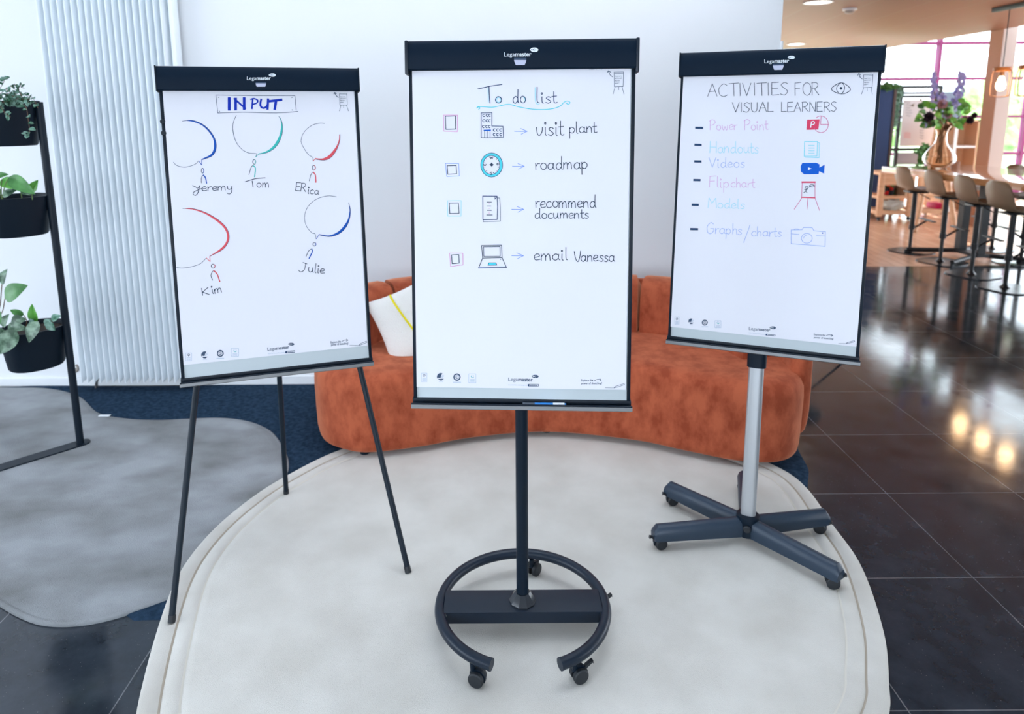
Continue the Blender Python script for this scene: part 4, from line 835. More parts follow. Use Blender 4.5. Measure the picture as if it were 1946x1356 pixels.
tg = GY(622, 818, 3.62); MB().box((tg.x - .012, tg.y - .003, tg.z - .014), (tg.x + .004, tg.y + .003, tg.z + .014)).build('fabric_tag', M['black'], tS)
# cushion
pc = GY(787, 612, 3.72); pn = Vector((-.05, -1, .36)).normalized(); pu = Vector((1, 0, .48)); pu = (pu - pn * pu.dot(pn)).normalized(); pv = pn.cross(pu); pv = pv if pv.z > 0 else -pv
tP = thing('cushion', 'square white boucle cushion with a thin yellow stripe on the orange sofa', 'cushion', pc - pv * .2)
def pillow(mb, sz, th, n=22):
    hs = sz / 2
    for side in (1, -1):
        o = len(mb.v)
        for j in range(n + 1):
            for i in range(n + 1):
                a = -1 + 2 * i / n; b = -1 + 2 * j / n
                pin = 1 - .10 * (1 - abs(a) ** 2) * abs(b) ** 3 ; pin2 = 1 - .10 * (1 - abs(b) ** 2) * abs(a) ** 3
                t_ = th * (max(0, 1 - a ** 4) * max(0, 1 - b ** 4)) ** .6
                mb.v.append(pc + pu * (a * hs * pin2) + pv * (b * hs * pin) + pn * (side * t_ / 2))
        for j in range(n):
            for i in range(n): mb.f.append([o + j * (n + 1) + i, o + j * (n + 1) + i + 1, o + (j + 1) * (n + 1) + i + 1, o + (j + 1) * (n + 1) + i]); mb.m.append(0)
    return mb
pw = pillow(MB(), .43, .13).build('cover', M['boucle'], tP, 70)
def psurf(a, b, sz=.43, th=.13):
    hs = sz / 2; pin = 1 - .10 * (1 - abs(a) ** 2) * abs(b) ** 3; pin2 = 1 - .10 * (1 - abs(b) ** 2) * abs(a) ** 3
    return pc + pu * (a * hs * pin2) + pv * (b * hs * pin) + pn * (th * (max(0, 1 - a ** 4) * max(0, 1 - b ** 4)) ** .6 / 2)
MB().tube([psurf(-.08 + .62 * ((1 - k / 20) ** .6 if False else 1 - (k / 20)) ** 1.0 * 1. if False else (-.28 + .45 * (1 - k / 20) ** 1.3), -.97 + 1.94 * k / 20) for k in range(21)], .006, 8).build('stripe', M['yellow'], tP)

# ================================================================== plant stand with pots and plants
P0 = GZ(153, 843, .014); fd = (GZ(0, 890, .018) - GZ(163, 840, .018)); fd.z = 0; fd.normalize(); fs_ = Vector((-fd.y, fd.x, 0))
tSt = thing('plant_stand', 'black metal plant stand with three oval pots one above another at the left edge', 'plant stand', (P0.x, P0.y, .0145))
def stadium(c, d, s_, L, r, n=10):
    out = []
    for k in range(n + 1): a = -PI / 2 + PI * k / n; out.append(c + d * (L / 2 + math.cos(a) * r) + s_ * (math.sin(a) * r))
    for k in range(n + 1): a = PI / 2 + PI * k / n; out.append(c + d * (-L / 2 + math.cos(a) * r) + s_ * (math.sin(a) * r))
    return out
P0.z = .0145
fp = stadium(P0 + fd * .36, fd, fs_, .74, .038)
mb = MB(); n = len(fp); mb.add([p for p in fp] + [p + Vector((0, 0, .007)) for p in fp], [list(range(n)), list(range(n, 2 * n))] + [[i, (i + 1) % n, n + (i + 1) % n, n + i] for i in range(n)]); mb.build('foot_plate', M['black'], tSt, 40)
for q, nm in ((P0, 'upright'), (P0 + fd * .72, 'upright')): MB().tube([Vector((q.x, q.y, .02)), Vector((q.x, q.y, 1.84))], .0185, 18).build(nm, M['black'], tSt)
MB().tube([Vector((P0.x, P0.y, 1.83)), P0 + fd * .72 + Vector((0, 0, 1.8155))], .0165, 14).build('top_rail', M['black'], tSt)
pot_top = [1.845, 1.375, .69]; pot_bot = [1.625, 1.175, .475]
pots = []
for a, (zt_, zb2) in enumerate(zip(pot_top, pot_bot)):
    cpt = P0 + fd * .235 - fs_ * .0; cpt = Vector((cpt.x, cpt.y, 0)) ; tt = 1
    side = fs_ if fs_.y < 0 else -fs_
    cpt = Vector((-2.432, 3.5, 0))
    mb = MB(); prof = [(-.016, zb2 + .002), (-.006, zb2 + .002), (.0, zb2 + .012), (.026, zt_ - .005), (.028, zt_), (.020, zt_), (.017, zt_ - .02), (.014, zt_ - .05)]
    r_ = .114; Ls = .03; m_ = 0
    mb.v = []
    for dr, z in prof: mb.v += [p + Vector((0, 0, z)) for p in stadium(cpt, fd, fs_, Ls, r_ + dr)]
    n = len(stadium(cpt, fd, fs_, Ls, r_))
    for i in range(len(prof) - 1):
        for k in range(n): mb.f.append([i * n + k, i * n + (k + 1) % n, (i + 1) * n + (k + 1) % n, (i + 1) * n + k]); mb.m.append(0)
    mb.f += [list(range(n))]; mb.m.append(0)
    pt_ = mb.build('pot', M['black'], tSt, 45)
    MB().add([p + Vector((0, 0, zt_ - .025)) for p in stadium(cpt, fd, fs_, Ls, r_ + .012)], [list(range(n))]).build('soil', M['soil'], pt_)
    pots.append(cpt.copy())
def leaf(mb, base, tip, wid, nrm, fold=.25, curl=.15, mi=0, n=8, heart=.0):
    base = Vector(base); tip = Vector(tip); ax_ = tip - base; L = ax_.length; ax_ = ax_ / L; nrm = (Vector(nrm) - ax_ * Vector(nrm).dot(ax_)).normalized(); sd = ax_.cross(nrm)
    vs = []; fs = []
    for i in range(n + 1):
        t_ = i / n; wv = wid / 2 * (math.sin(PI * min(1, t_ ** .75)) ** .8) * (1.12 - .25 * t_) if 0 < t_ < 1 else 0.
        c = base + ax_ * (L * t_) + nrm * (math.sin(PI * t_) * curl * L * .5 - curl * L * .15 * t_)
        for k, f_ in enumerate((-1, -.5, 0, .5, 1)): vs.append(c + sd * (wv * f_) + nrm * (abs(f_) * wv * fold - (.004 if f_ == 0 and 0 < t_ < 1 else 0)))
    for i in range(n):
        for k in range(4): fs.append([i * 5 + k, i * 5 + k + 1, (i + 1) * 5 + k + 1, (i + 1) * 5 + k])
    mb.add(vs, fs, mi)
# trailing plant on the top pot
zt0 = pot_top[0]; c0 = pots[0]
tv = thing('trailing_plant', 'small-leaved trailing plant spilling from the topmost pot of the black stand', 'plant', (c0.x, c0.y, zt0 - .025))
stm = MB(); fo = MB()
def vine(pts, nl, sz):
    q = cr(pts, 8); stm.tube(q, .0012, 5)
    for k in range(nl):
        i = int((k + .5) / nl * (len(q) - 2)); d_ = (q[i + 1] - q[i]).normalized()
        for sg in (-1, 1):
            s2 = Vector((random.uniform(-1, 1), random.uniform(-1, .2), random.uniform(-.6, .8))); s2 = (s2 - d_ * s2.dot(d_)).normalized()
            L = sz * random.uniform(.7, 1.2); leaf(fo, q[i], q[i] + (s2 + d_ * .25).normalized() * L, L * .8, Vector((random.uniform(-.5, .5), -.8, .7)), .12, .1, 0, 5)
def px3(p, Y): return GY(p[0], p[1], Y)
vine([px3((-20, 195), 3.42), px3((5, 160), 3.4), px3((8, 148), 3.4), px3((14, 150), 3.38)], 7, .022)
vine([px3((-10, 190), 3.42), px3((12, 168), 3.4), px3((30, 162), 3.38), px3((46, 168), 3.37)], 9, .02)
vine([px3((20, 195), 3.45), px3((40, 182), 3.44), px3((60, 184), 3.43), px3((72, 205), 3.45)], 11, .022)
vine([px3((0, 200), 3.4), px3((25, 188), 3.38), px3((45, 192), 3.38), px3((60, 196), 3.4)], 10, .022)
vine([px3((42, 198), 3.36), px3((50, 205), 3.33), px3((54, 230), 3.32), px3((56, 250), 3.32), px3((50, 258), 3.32)], 8, .024)
vine([px3((-5, 195), 3.36), px3((3, 205), 3.32), px3((10, 215), 3.3), px3((20, 222), 3.3)], 5, .026)
for k in range(26):
    x = random.uniform(-70, 40); vine([px3((x, 198), 3.4), px3((x + random.uniform(-10, 14), 186 + random.uniform(-8, 6)), 3.38), px3((x + random.uniform(-20, 25), 178 + random.uniform(-22, 22)), 3.37)], 6, .021)
fo.build('foliage', M['leaf4'], tv, 0); stm.build('stems', M['bstem'], tv)
def leafy(t, specs, tr, Y0):
    for (bx, by, tx, ty, wd, mk_, dy, dt, fold) in specs:
        b = tr(bx, by); e = tr(tx, ty); pb_ = GY(b[0], b[1], Y0 + dy); pe_ = GY(e[0], e[1], Y0 + dy + dt); scl = (Y0 / F)
        wpx = wd * (tr(1, 0)[0] - tr(0, 0)[0]); mb = MB(); leaf(mb, pb_, pe_, wpx * scl * 1.02, (random.uniform(-.3, .3), -1, .45), fold, .18, 0, 10)
        mb.build('leaf', M[mk_], t, 60)
cm_ = E4((0, 310), .1106, .1106); cb_ = E4((0, 500), .1623, .1622)
tm = thing('pothos', 'pothos with big smooth green leaves in the middle pot of the black stand', 'plant', (pots[1].x, pots[1].y, pot_top[1] - .025))
leafy(tm, [(150, 235, 600, 530, 235, 'leaf1', -.03, -.02, .15), (545, 500, 650, 285, 150, 'leaf3', .03, .01, .3), (-80, 230, 150, 190, 110, 'leaf1', .03, 0, .2), (30, 270, 240, 445, 190, 'leaf3', .02, -.02, .2), (45, 570, 310, 445, 120, 'leaf2', -.03, 0, .3), (350, 450, 535, 550, 100, 'leaf2', -.01, 0, .2), (-150, 420, 20, 480, 150, 'leaf2', 0, 0, .2)], cm_, 3.42)
ms = MB()
for a, b in (((20, 520), (155, 240)), ((545, 520), (548, 495)), ((20, 520), (-75, 235)), ((10, 520), (35, 275)), ((40, 600), (50, 560)), ((370, 560), (352, 452)), ((-100, 560), (-150, 425))):
    A, B_ = GY(*cm_(*a), 3.42), GY(*cm_(*b), 3.40); ms.tube([A - Vector((0, 0, .03)), A.lerp(B_, .5) + Vector((0, 0, .004)), B_], .0028, 6)
ms.build('stems', M['stem'], tm)
tb = thing('silver_vine', 'silver-mottled leafy vine in the lowest pot of the black stand', 'plant', (pots[2].x, pots[2].y, pot_top[2] - .025))
leafy(tb, [(20, 245, 82, 66, 130, 'leaf2', .0, 0, .2), (55, 405, 322, 256, 215, 'leaf1', -.05, 0, .12), (420, 690, 372, 474, 110, 'leaf3', .02, 0, .4), (280, 605, 115, 545, 80, 'leaf1', .02, 0, .2), (130, 680, 310, 655, 130, 'leaf2', -.02, 0, .15), (30, 745, 105, 592, 120, 'leaf2', -.01, 0, .2), (90, 730, 335, 770, 110, 'leaf2', -.04, -.02, .2), (195, 785, -20, 1070, 215, 'leaf2', -.12, -.03, .12), (450, 680, 332, 932, 190, 'leaf2', -.12, -.03, .12), (520, 720, 600, 660, 90, 'leaf4', -.06, 0, .2), (600, 660, 715, 610, 90, 'leaf4', -.05, 0, .2), (560, 690, 645, 790, 100, 'leaf4', -.08, 0, .2), (340, 690, 400, 670, 70, 'leaf4', 0, 0, .2), (-60, 640, 20, 700, 120, 'leaf2', 0, 0, .2), (-80, 800, 70, 800, 110, 'leaf2', -.06, 0, .2), (0, 560, -10, 740, 60, 'leaf1', -.06, 0, .2)], cb_, 3.43)
ms = MB()
for a, b in (((-40, 700), (60, 405)), ((-60, 720), (22, 245)), ((400, 760), (420, 690)), ((200, 760), (195, 790)), ((430, 740), (450, 685)), ((520, 760), (520, 720)), ((600, 760), (600, 665)), ((300, 750), (285, 610))):
    A, B_ = GY(*cb_(*a), 3.43), GY(*cb_(*b), 3.39); ms.tube([A, A.lerp(B_, .5) + Vector((.01, 0, .0)), B_], .0022, 6)
ms.build('stems', M['bstem'], tb)

# ================================================================== far room
M['oak_top'] = mat('oiled_oak_top', S(214, 164, 118), .16, coat=1., col2=S(190, 134, 88), scale=3, stretch=(8, 1, 8), lo=.3, hi=.7)
M['birch'] = mat('birch_plywood', S(228, 190, 156), .55, col2=S(214, 172, 136), scale=4, stretch=(1, 1, 6))
M['stoolshell'] = mat('taupe_stool_shell', S(128, 106, 84), .5)
M['plate'] = mat('satin_black_plate', S(34, 38, 44), .22)
M['tblack'] = mat('black_steel', S(24, 26, 30), .45)
# bar table
e0 = Vector((4.99, 9.0, 0)); e1 = Vector((5.165, 6.77, 0)); dL = (e1 - e0).normalized(); dS = Vector((-dL.y, dL.x, 0)); dS = dS if dS.x > 0 else -dS
Wt = 1.28; Lt = 3.9
tT = thing('bar_table', 'long high wooden bar table with glossy top and black legs near the windows', 'table', e0 + dL * Lt / 2 + dS * Wt / 2)
Mt = axes(e0, dS, -dL, Vector((0, 0, 1)))
MB().box((0, -Lt, .975), (Wt, 0, 1.05), Mt, 0, .004).build('tabletop', M['oak_top'], tT)
for yy in (-.85, -3.05):
    for off in (-.15, .15):
        MB().box((Wt / 2 - .045, yy + off - .045, .06), (Wt / 2 + .045, yy + off + .045, .975), Mt).build('leg', M['tblack'], tT)
    fb = MB().box((Wt / 2 - .08, yy - .22, .055), (Wt / 2 + .08, yy + .22, .085), Mt)
    for sx_ in (-1, 1):
        for sy_ in (-1, 1):
            a = Mt @ Vector((Wt / 2 + sx_ * .02, yy + sy_ * .15, .07)); b = Mt @ Vector((Wt / 2 + sx_ * .52, yy + sy_ * .40, .045)); fb.tube([a, b], .028, 8); fb.tube([b, b - Vector((0, 0, .045))], .02, 8)
    fb.build('star_foot', M['tblack'], tT)
# stools
def make_stool():
    t = thing('bar_stool', '', 'bar stool', (0, 0, 0)); mb = MB()
    # side profile in (x forward, z), width per station
    st = [(-.236, 1.085, .06), (-.236, 1.08, .20), (-.234, 1.065, .30), (-.23, 1.035, .385), (-.224, .99, .43), (-.21, .93, .45), (-.185, .86, .45), (-.13, .80, .45), (-.04, .775, .44), (.08, .775, .43), (.17, .78, .40), (.215, .77, .34), (.23, .755, .24)]
    vs = []; n = 10; off = len(st)
    for layer in (0, 1):
        for (x, z, wd) in st:
            for k in range(n + 1):
                a = -1 + 2 * k / n; sag = (a * a) * (.05 if z > .8 else .018)
                vs.append(Vector((x + (sag if z > .85 else sag * .2) + (layer * .012 if z > .83 else 0), a * wd / 2, z + (sag if z < .86 else 0) + (layer * .014 if z <= .83 else 0))))
    fs = []; K = len(st) * (n + 1)
    for l in (0, 1):
        for i in range(len(st) - 1):
            for k in range(n): q = [l * K + i * (n + 1) + k, l * K + i * (n + 1) + k + 1, l * K + (i + 1) * (n + 1) + k + 1, l * K + (i + 1) * (n + 1) + k]; fs.append(q if l else q[::-1])
    bd = [i for i in range(n + 1)] + [i * (n + 1) + n for i in range(1, len(st))] + [(len(st) - 1) * (n + 1) + k for k in range(n - 1, -1, -1)] + [i * (n + 1) for i in range(len(st) - 2, 0, -1)]
    for k in range(len(bd)): p, q = bd[k], bd[(k + 1) % len(bd)]; fs.append([p, q, q + K, p + K])
    mb.add(vs, fs); mb.build('seat_shell', M['stoolshell'], t, 60)
    MB().box((-.1, -.09, .752), (.12, .09, .772), None, 0, .004).tube([Vector((.02, -.08, .745)), Vector((.06, -.24, .70))], .006, 8).build('seat_mount', M['tblack'], t)
    MB().tube([Vector((0, 0, .01)), Vector((0, 0, .33))], .02, 14).tube([Vector((0, 0, .32)), Vector((0, 0, .755))], .028, 14).build('column', M['tblack'], t)
    fr = MB().tube([Vector((0, 0, .285)), Vector((0, 0, .345))], .034, 14).tube([Vector((.02, 0, .3)), Vector((.17, 0, .40))], .012, 8)
    fr.box((.15, -.17, .40), (.20, .17, .415), None, 0, .003); fr.build('footrest', M['tblack'], t)
    bp = [(math.copysign(abs(math.cos(a)) ** .62, math.cos(a)) * .235, math.copysign(abs(math.sin(a)) ** .62, math.sin(a)) * .235) for a in [2 * PI * k / 40 for k in range(40)]]
    bp = [(.02 + x * math.cos(.5) - y * math.sin(.5), x * math.sin(.5) + y * math.cos(.5)) for x, y in bp]
    MB().prism(bp, Vector((0, 0, 0)), Vector((1, 0, 0)), Vector((0, 1, 0)), Vector((0, 0, .012))).lathe([(.05, .012), (.03, .03), (.022, .05)], (0, 0, 0), 16).build('base_plate', M['plate'], t, 40)
    return t
near = [(1728, 478, 'taupe bar stool at the far end of the bar table, beside the birch trolley'), (1786, 498, 'second taupe bar stool from the far end on the near side of the bar table'), (1845, 522, 'third taupe bar stool from the far end on the near side of the bar table'), (1909, 548, 'taupe bar stool nearest the camera, at the right edge of the photo')]
st0 = make_stool(); first = True
for (px, py, lb) in near:
    o = st0 if first else copy_tree(st0); first = False; g = GZ(px, py, 0); o.location = (g.x, g.y, 0); o.rotation_euler = (0, 0, -.12 + random.uniform(-.05, .05)); o['label'] = lb; o['group'] = 'bar stools at the bar table'
for (px, py, lb) in ((1884, 474, 'bar stool across the bar table, its black column beside the pale column foot'), (1939, 500, 'bar stool across the bar table at the right photo edge')):
    o = copy_tree(st0); g = GZ(px, py, 0); o.location = (g.x, g.y, 0); o.rotation_euler = (0, 0, PI - .1); o['label'] = lb; o['group'] = 'bar stools at the bar table'
# vase and flowers
vb = GZ(1783, 318, 1.05); tV = thing('glass_vase', 'brown-tinted pear-shaped glass vase on the bar table', 'vase', vb)
k = vb.length / F * 1.0; k = (vb - EYE).dot(FW) / F
prof = [(12, 0), (20, 3), (27, 12), (27, 22), (20, 34), (12, 44), (9, 56), (10, 68), (15, 78)]
pr = cr([(r, z, 0) for r, z in prof], 4)
MB().lathe([(v.x * k, v.y * k) for v in pr], vb, 28, None, 0, False).build('glass_body', glass('amber_glass', (.97, .93, .88, 1), .0), tV)
MB().lathe([(11.5 * k, 1.5 * k), (19 * k, 4 * k), (26 * k, 13 * k), (26 * k, 20 * k)], vb, 24).build('water', glass('vase_water', (.97, .93, .87, 1), .0), tV)
tF = thing('flower_bouquet', 'bunch of blue delphiniums, dark dahlia and green leaves in the amber vase', 'flowers', vb + Vector((0, 0, 30 * k)))
def vpt(px, py, dy=0): return GY(px, py, vb.y + dy)
st_ = MB()
for px, py in ((1776, 205), (1785, 190), (1795, 200), (1805, 210), (1830, 215), (1768, 225), (1818, 230), (1772, 160), (1826, 160), (1845, 225)):
    st_.tube(cr([vb + Vector((random.uniform(-.05, .05), random.uniform(-.04, .04), 8 * k)), vb + Vector((random.uniform(-.03, .03), random.uniform(-.03, .03), 62 * k)), vpt(px, py, random.uniform(-.1, .1))], 6), .006, 6)
st_.build('stems', M['bstem'], tF)
M['delph'] = mat('delphinium_petal', S(146, 146, 216), .6, col2=S(186, 186, 236), scale=40); M['dahlia'] = mat('dark_dahlia_petal', S(38, 22, 44), .6); M['rosebl'] = mat('dusty_petal', S(186, 146, 156), .7); M['daisy'] = mat('daisy_petal', S(236, 232, 224), .7); M['brownl'] = mat('brown_leaf', S(112, 78, 60), .6)
def spike(x0, y0, x1, y1, w_, n, mk_):
    mb = MB()
    for i in range(n):
        t_ = i / n; c = vpt(x0 + (x1 - x0) * t_ + random.uniform(-w_, w_) * (1 - .5 * t_), y0 + (y1 - y0) * t_ + random.uniform(-3, 3), random.uniform(-.06, .06))
        for q in range(5):
            a = 2 * PI * q / 5 + i; leaf(mb, c, c + Vector((math.cos(a), -.5, math.sin(a))) * (4.2 * k), 3.6 * k, (0, -1, .1), .1, .1, 0, 4)
    mb.build('flower_spike', M[mk_], tF, 0)
spike(1776, 205, 1774, 138, 8, 40, 'delph'); spike(1818, 198, 1828, 138, 11, 54, 'delph'); spike(1786, 195, 1792, 178, 9, 12, 'delph'); spike(1806, 208, 1812, 185, 8, 10, 'delph')
def blossom(px, py, r, mk_, dy=0, n=34):
    mb = MB(); c = vpt(px, py, dy)
    for i in range(n):
        a = i * 2.4; e = (i / n); d_ = Vector((math.cos(a) * math.sqrt(1 - (1 - e) ** 2 * .9), -(1 - e) - .1, math.sin(a) * math.sqrt(1 - (1 - e) ** 2 * .9))).normalized()
        leaf(mb, c, c + d_ * r * k, r * .55 * k, Vector((0, -1, .2)), .2, .2, 0, 4)
    mb.build('blossom', M[mk_], tF, 0)
blossom(1763, 222, 12, 'dahlia', -.08); blossom(1789, 199, 12, 'rosebl'); blossom(1842, 228, 9, 'dahlia', -.05); blossom(1850, 219, 7, 'dahlia', -.05); blossom(1801, 218, 9, 'rosebl'); blossom(1832, 226, 8, 'rosebl'); blossom(1734, 200, 4, 'daisy', 0, 14); blossom(1749, 189, 4, 'daisy', 0, 14); blossom(1768, 232, 9, 'brownl', -.02, 20); blossom(1798, 243, 10, 'brownl', 0, 20); blossom(1755, 238, 7, 'delph', -.02, 16)
for grp, mk_ in (([(1745, 205, 1757, 195, 12), (1752, 200, 1768, 193, 13), (1748, 225, 1737, 231, 12), (1758, 198, 1775, 206, 14), (1760, 215, 1745, 212, 12), (1790, 205, 1808, 213, 12), (1800, 226, 1818, 232, 14), (1808, 222, 1815, 240, 13), (1812, 235, 1832, 246, 14), (1824, 195, 1832, 186, 12), (1826, 200, 1844, 198, 13), (1830, 215, 1846, 210, 12), (1820, 210, 1833, 200, 12), (1770, 235, 1756, 244, 12), (1840, 200, 1832, 214, 12), (1776, 215, 1790, 226, 12), (1795, 235, 1785, 222, 12)] + [(lambda cx_, cy_, a_: (cx_, cy_, cx_ + 14 * math.cos(a_), cy_ + 9 * math.sin(a_), random.uniform(10, 14)))(random.uniform(1748, 1840), random.uniform(197, 240), random.uniform(0, 6.28)) for _ in range(34)], 'leaf3'),):
    for a in grp:
        mb = MB(); dy = random.uniform(-.12, .08); leaf(mb, vpt(a[0], a[1], dy), vpt(a[2], a[3], dy - .03), a[4] * k, (random.uniform(-.4, .4), -1, .5), .2, .2); mb.build('leaf', M[mk_] if random.random() < .65 else M['leaf1'], tF, 60)
cb = GZ(1815, 317, 1.05); kc = (cb - EYE).dot(FW) / F
tag(MB().lathe([(6.6 * kc, 0), (7.4 * kc, 10 * kc), (6.4 * kc, 10 * kc), (5.8 * kc, 2 * kc)], cb, 24).build('cup', mat('brown_cup', S(164, 128, 112), .6), None), 'small brown cup on the bar table right of the vase', 'cup')

# birch trolleys
def trolley(label, xa, xb, ya, yb, ztop):
    t = thing('trolley', label, 'trolley', ((xa + xb) / 2, (ya + yb) / 2, 0), 'birch trolleys behind the bar table')
    for x in (xa, xb - .07):
        for y in (ya, yb - .05):
            MB().box((x, y, .07), (x + .09, y + .05, ztop), None, 0, .006).build('leg', M['birch'], t)
            MB().lathe([(.03, -.015), (.035, 0), (.03, .015)], (x + .045, y + .025, .035), 14, Matrix(((0, 0, 1), (1, 0, 0), (0, 1, 0))).to_4x4()).box((x + .03, y + .01, .03), (x + .06, y + .04, .075)).build('caster', M['tblack'], t)
    for (z0, z1, nm) in ((.10, .16, 'lower_shelf'), (.36, .40, 'middle_shelf'), (ztop - .04, ztop, 'top_shelf')): MB().box((xa + .01, ya + .012, z0), (xb - .01, yb - .012, z1), None, 0, .004).build(nm, M['birch'], t)
    MB().box((xa + .08, ya + .008, ztop - .20), (xb - .06, ya + .03, ztop - .04)).build('apron', M['birch'], t)
    return t
ga = GZ(1668, 420); ga2 = GZ(1748, 416)
Ya = ga.y
xa, xb = GY(1667, 400, Ya).x, GY(1732, 400, Ya).x; za_ = GY(1690, 328, Ya).z
trolley('pale birch trolley with red flowers and a clear bag on its shelves', xa, xb, Ya, Ya + .55, za_)
Yb = GZ(1752, 417).y; xa2, xb2 = GY(1741, 400, Yb).x, GY(1800, 400, Yb).x
trolley('pale birch trolley carrying a magenta box, second behind the bar table', xa2, xb2, Yb, Yb + .55, za_)
kk = (ga - EYE).dot(FW) / F
rf = thing('red_flowers', 'red flowers in a dark pot on the middle shelf of the birch trolley', 'flowers', Vector((GY(1688, 375, Ya + .2).x, Ya + .2, .40)))
MB().lathe([(.07, .40), (.09, .52)], (rf.location.x, Ya + .2, 0), 18).build('pot', M['slate_d'], rf)
for px, py in ((1688, 351), (1685, 366), (1694, 358)):
    c = GY(px, py, Ya + .1); mb = MB()
    for q in range(14):
        d_ = Vector((random.uniform(-1, 1), random.uniform(-1, .3), random.uniform(-1, 1))).normalized(); leaf(mb, c, c + d_ * 4.5 * kk, 4 * kk, (0, -1, .2), .2, .2, 0, 4)
    mb.build('blossom', mat('red_petal', S(206, 42, 40), .6), rf, 0)
mb = MB()
for q in range(26):
    c = GY(1690 + random.uniform(-8, 9), 362 + random.uniform(-9, 10), Ya + .22); leaf(mb, c, c + Vector((random.uniform(-.1, .1), -.05, random.uniform(-.06, .1))), .06, (0, -1, .3))
mb.build('foliage', M['leaf1'], rf, 0)
tag(MB().box((GY(1704, 360, Ya + .15).x, Ya + .12, .40), (GY(1719, 360, Ya + .15).x, Ya + .4, .62), None, 0, .004).build('cardboard_box', mat('brown_card', S(96, 72, 52), .8), None), 'brown cardboard box on the middle shelf of the birch trolley', 'box')
c = GY(1692, 396, Ya + .2); tag(MB().ell((c.x, c.y, .16 + .085), (.2, .16, .095), None, 0, 22, 14, lambda d: 1 + .28 * noise.noise(d * 3.1)).build('plastic_bag', mat('clear_bag', S(206, 222, 226), .25, bump=.6, bscale=14), None), 'crumpled pale plastic bag on the lower shelf of the birch trolley', 'bag')
c0_ = GY(1777, 403, Yb + .1); c1_ = GY(1793, 396, Yb + .1)
tag(MB().box((c0_.x, Yb + .08, .162), (c1_.x + .03, Yb + .35, .162 + .085), None, 0, .004).build('storage_box', mat('magenta_card', S(206, 24, 106), .5), None), 'bright magenta box on the lower shelf of the second birch trolley', 'box')
# white box on the trolley
c = GY(1732, 376, Ya + .15); tag(MB().box((c.x - .06, Ya + .1, .402), (c.x + .05, Ya + .3, .402 + .1), None, 0, .006).build('white_tub', M['m_white'], None), 'small white tub on the middle shelf of the birch trolley', 'tub')

# blue partition
Yp = 12.0; a = GY(1664, 318, Yp); b = GY(1699, 170, Yp); x0, x1 = GY(1655, 250, Yp).x, GY(1692, 250, Yp).x
tB = thing('partition_screen', 'dark blue acoustic partition screen behind the right flipchart', 'partition', ((x0 + x1) / 2, Yp, 0))
MB().box((x0 - .5, Yp, .05), (x1, Yp + .05, b.z), None, 0, .01).build('panel', mat('blue_felt', S(44, 68, 112), .9), tB); MB().box((x1, Yp - .01, 0), (x1 + .045, Yp + .06, b.z)).build('end_post', mat('brown_post', S(74, 58, 56), .6), tB)
MB().box((x0 - .5, Yp - .1, 0), (x1, Yp + .15, .05)).build('foot', M['tblack'], tB)
# black frame room divider with writing board
Yd = 12.45; dv = thing('room_divider', 'black steel frame divider holding an annotated whiteboard', 'room divider', (GY(1735, 300, Yd).x, Yd, 0))
pL = lambda x, y: GY(x, y, Yd)
xA, xB = pL(1706, 250).x, pL(1780, 250).x; zT = pL(1740, 165).z; zM = pL(1740, 183).z; zB = pL(1735, 281).z
for x in (xA, xB): MB().box((x - .025, Yd - .025, 0), (x + .025, Yd + .025, zT)).build('post', M['tblack'], dv)
for z, nm in ((zT, 'top_rail'), (zM, 'upper_rail'), (zB - .02, 'lower_rail'), (.75, 'bottom_rail')): MB().box((xA - (.3 if nm == 'top_rail' else .12), Yd - .02, z - .028), (xB + .02, Yd + .02, z + .022)).build(nm, M['tblack'], dv)
wb = MB().box((xA + .05, Yd - .015, zB + .03), (xB - .06, Yd + .01, zM - .06)).build('writing_board', mat('pale_board', S(206, 202, 208), .4), dv)
gpm = mat('grey_panel', S(150, 154, 168), .6); MB().box((xA + .03, Yd + .0, zM + .03), (xB, Yd + .01, zT - .08)).build('infill_panel', gpm, dv); MB().box((xA, Yd, .8), (xB - .02, Yd + .01, zB - .08)).build('infill_panel', gpm, dv)
class Flat:
    o = Vector((0, Yd - .0155, 0)); n = Vector((0, 1, 0))
    def at(s, px, py, d): return GP(px, py, Vector((0, Yd - .0155 - d, 0)), Vector((0, 1, 0)))
q = Pen(Flat(), .001)
for i in range(7):
    y = 190 + i * 5; x = 1720 + random.uniform(-1, 2); q.line([(x, y), (x + 3, y - 1.5), (x + 6, y + 1), (x + 9, y - 1), (x + 5 + random.uniform(0, 8), y)], .7, 'print')
for i in range(4): y = 253 + i * 3; q.line([(1718, y), (1724, y - 1), (1730, y)], .8, 'red')
for i in range(4): y = 246 + i * 5; q.line([(1748, y), (1752, y + 2), (1755, y + 1)], .9, 'print')
q.done('board_writing', wb)
def bush(name, label, cat, pts, lsz, mk_, n, Y, spread=.1, grp=None):
    mb = MB()
    for i in range(n):
        x, y, rx, ry = random.choice(pts); c = GY(x + random.gauss(0, rx), y + random.gauss(0, ry), Y + random.uniform(-spread, spread)); d_ = Vector((random.uniform(-1, 1), random.uniform(-1, .5), random.uniform(-1, .6))).normalized()
        leaf(mb, c, c + d_ * lsz, lsz * .6, (random.uniform(-.4, .4), -1, .4), .2, .2, 0, 4)
    o = mb.build(name, M[mk_], None, 0); return tag(o, label, cat, grp)
bush('trailing_ivy', 'green trailing ivy hanging along the black divider frame', 'plant', [(1705, 170, 3, 4), (1704, 182, 2.5, 5), (1699, 200, 2, 9), (1697, 225, 2, 10)], .09, 'leaf4', 240, Yd - .1)
bush('screen_plant', 'low green plant on top of the blue partition screen', 'plant', [(1683, 164, 8, 2), (1692, 163, 6, 2)], .08, 'leaf1', 130, Yp + .03, .05)
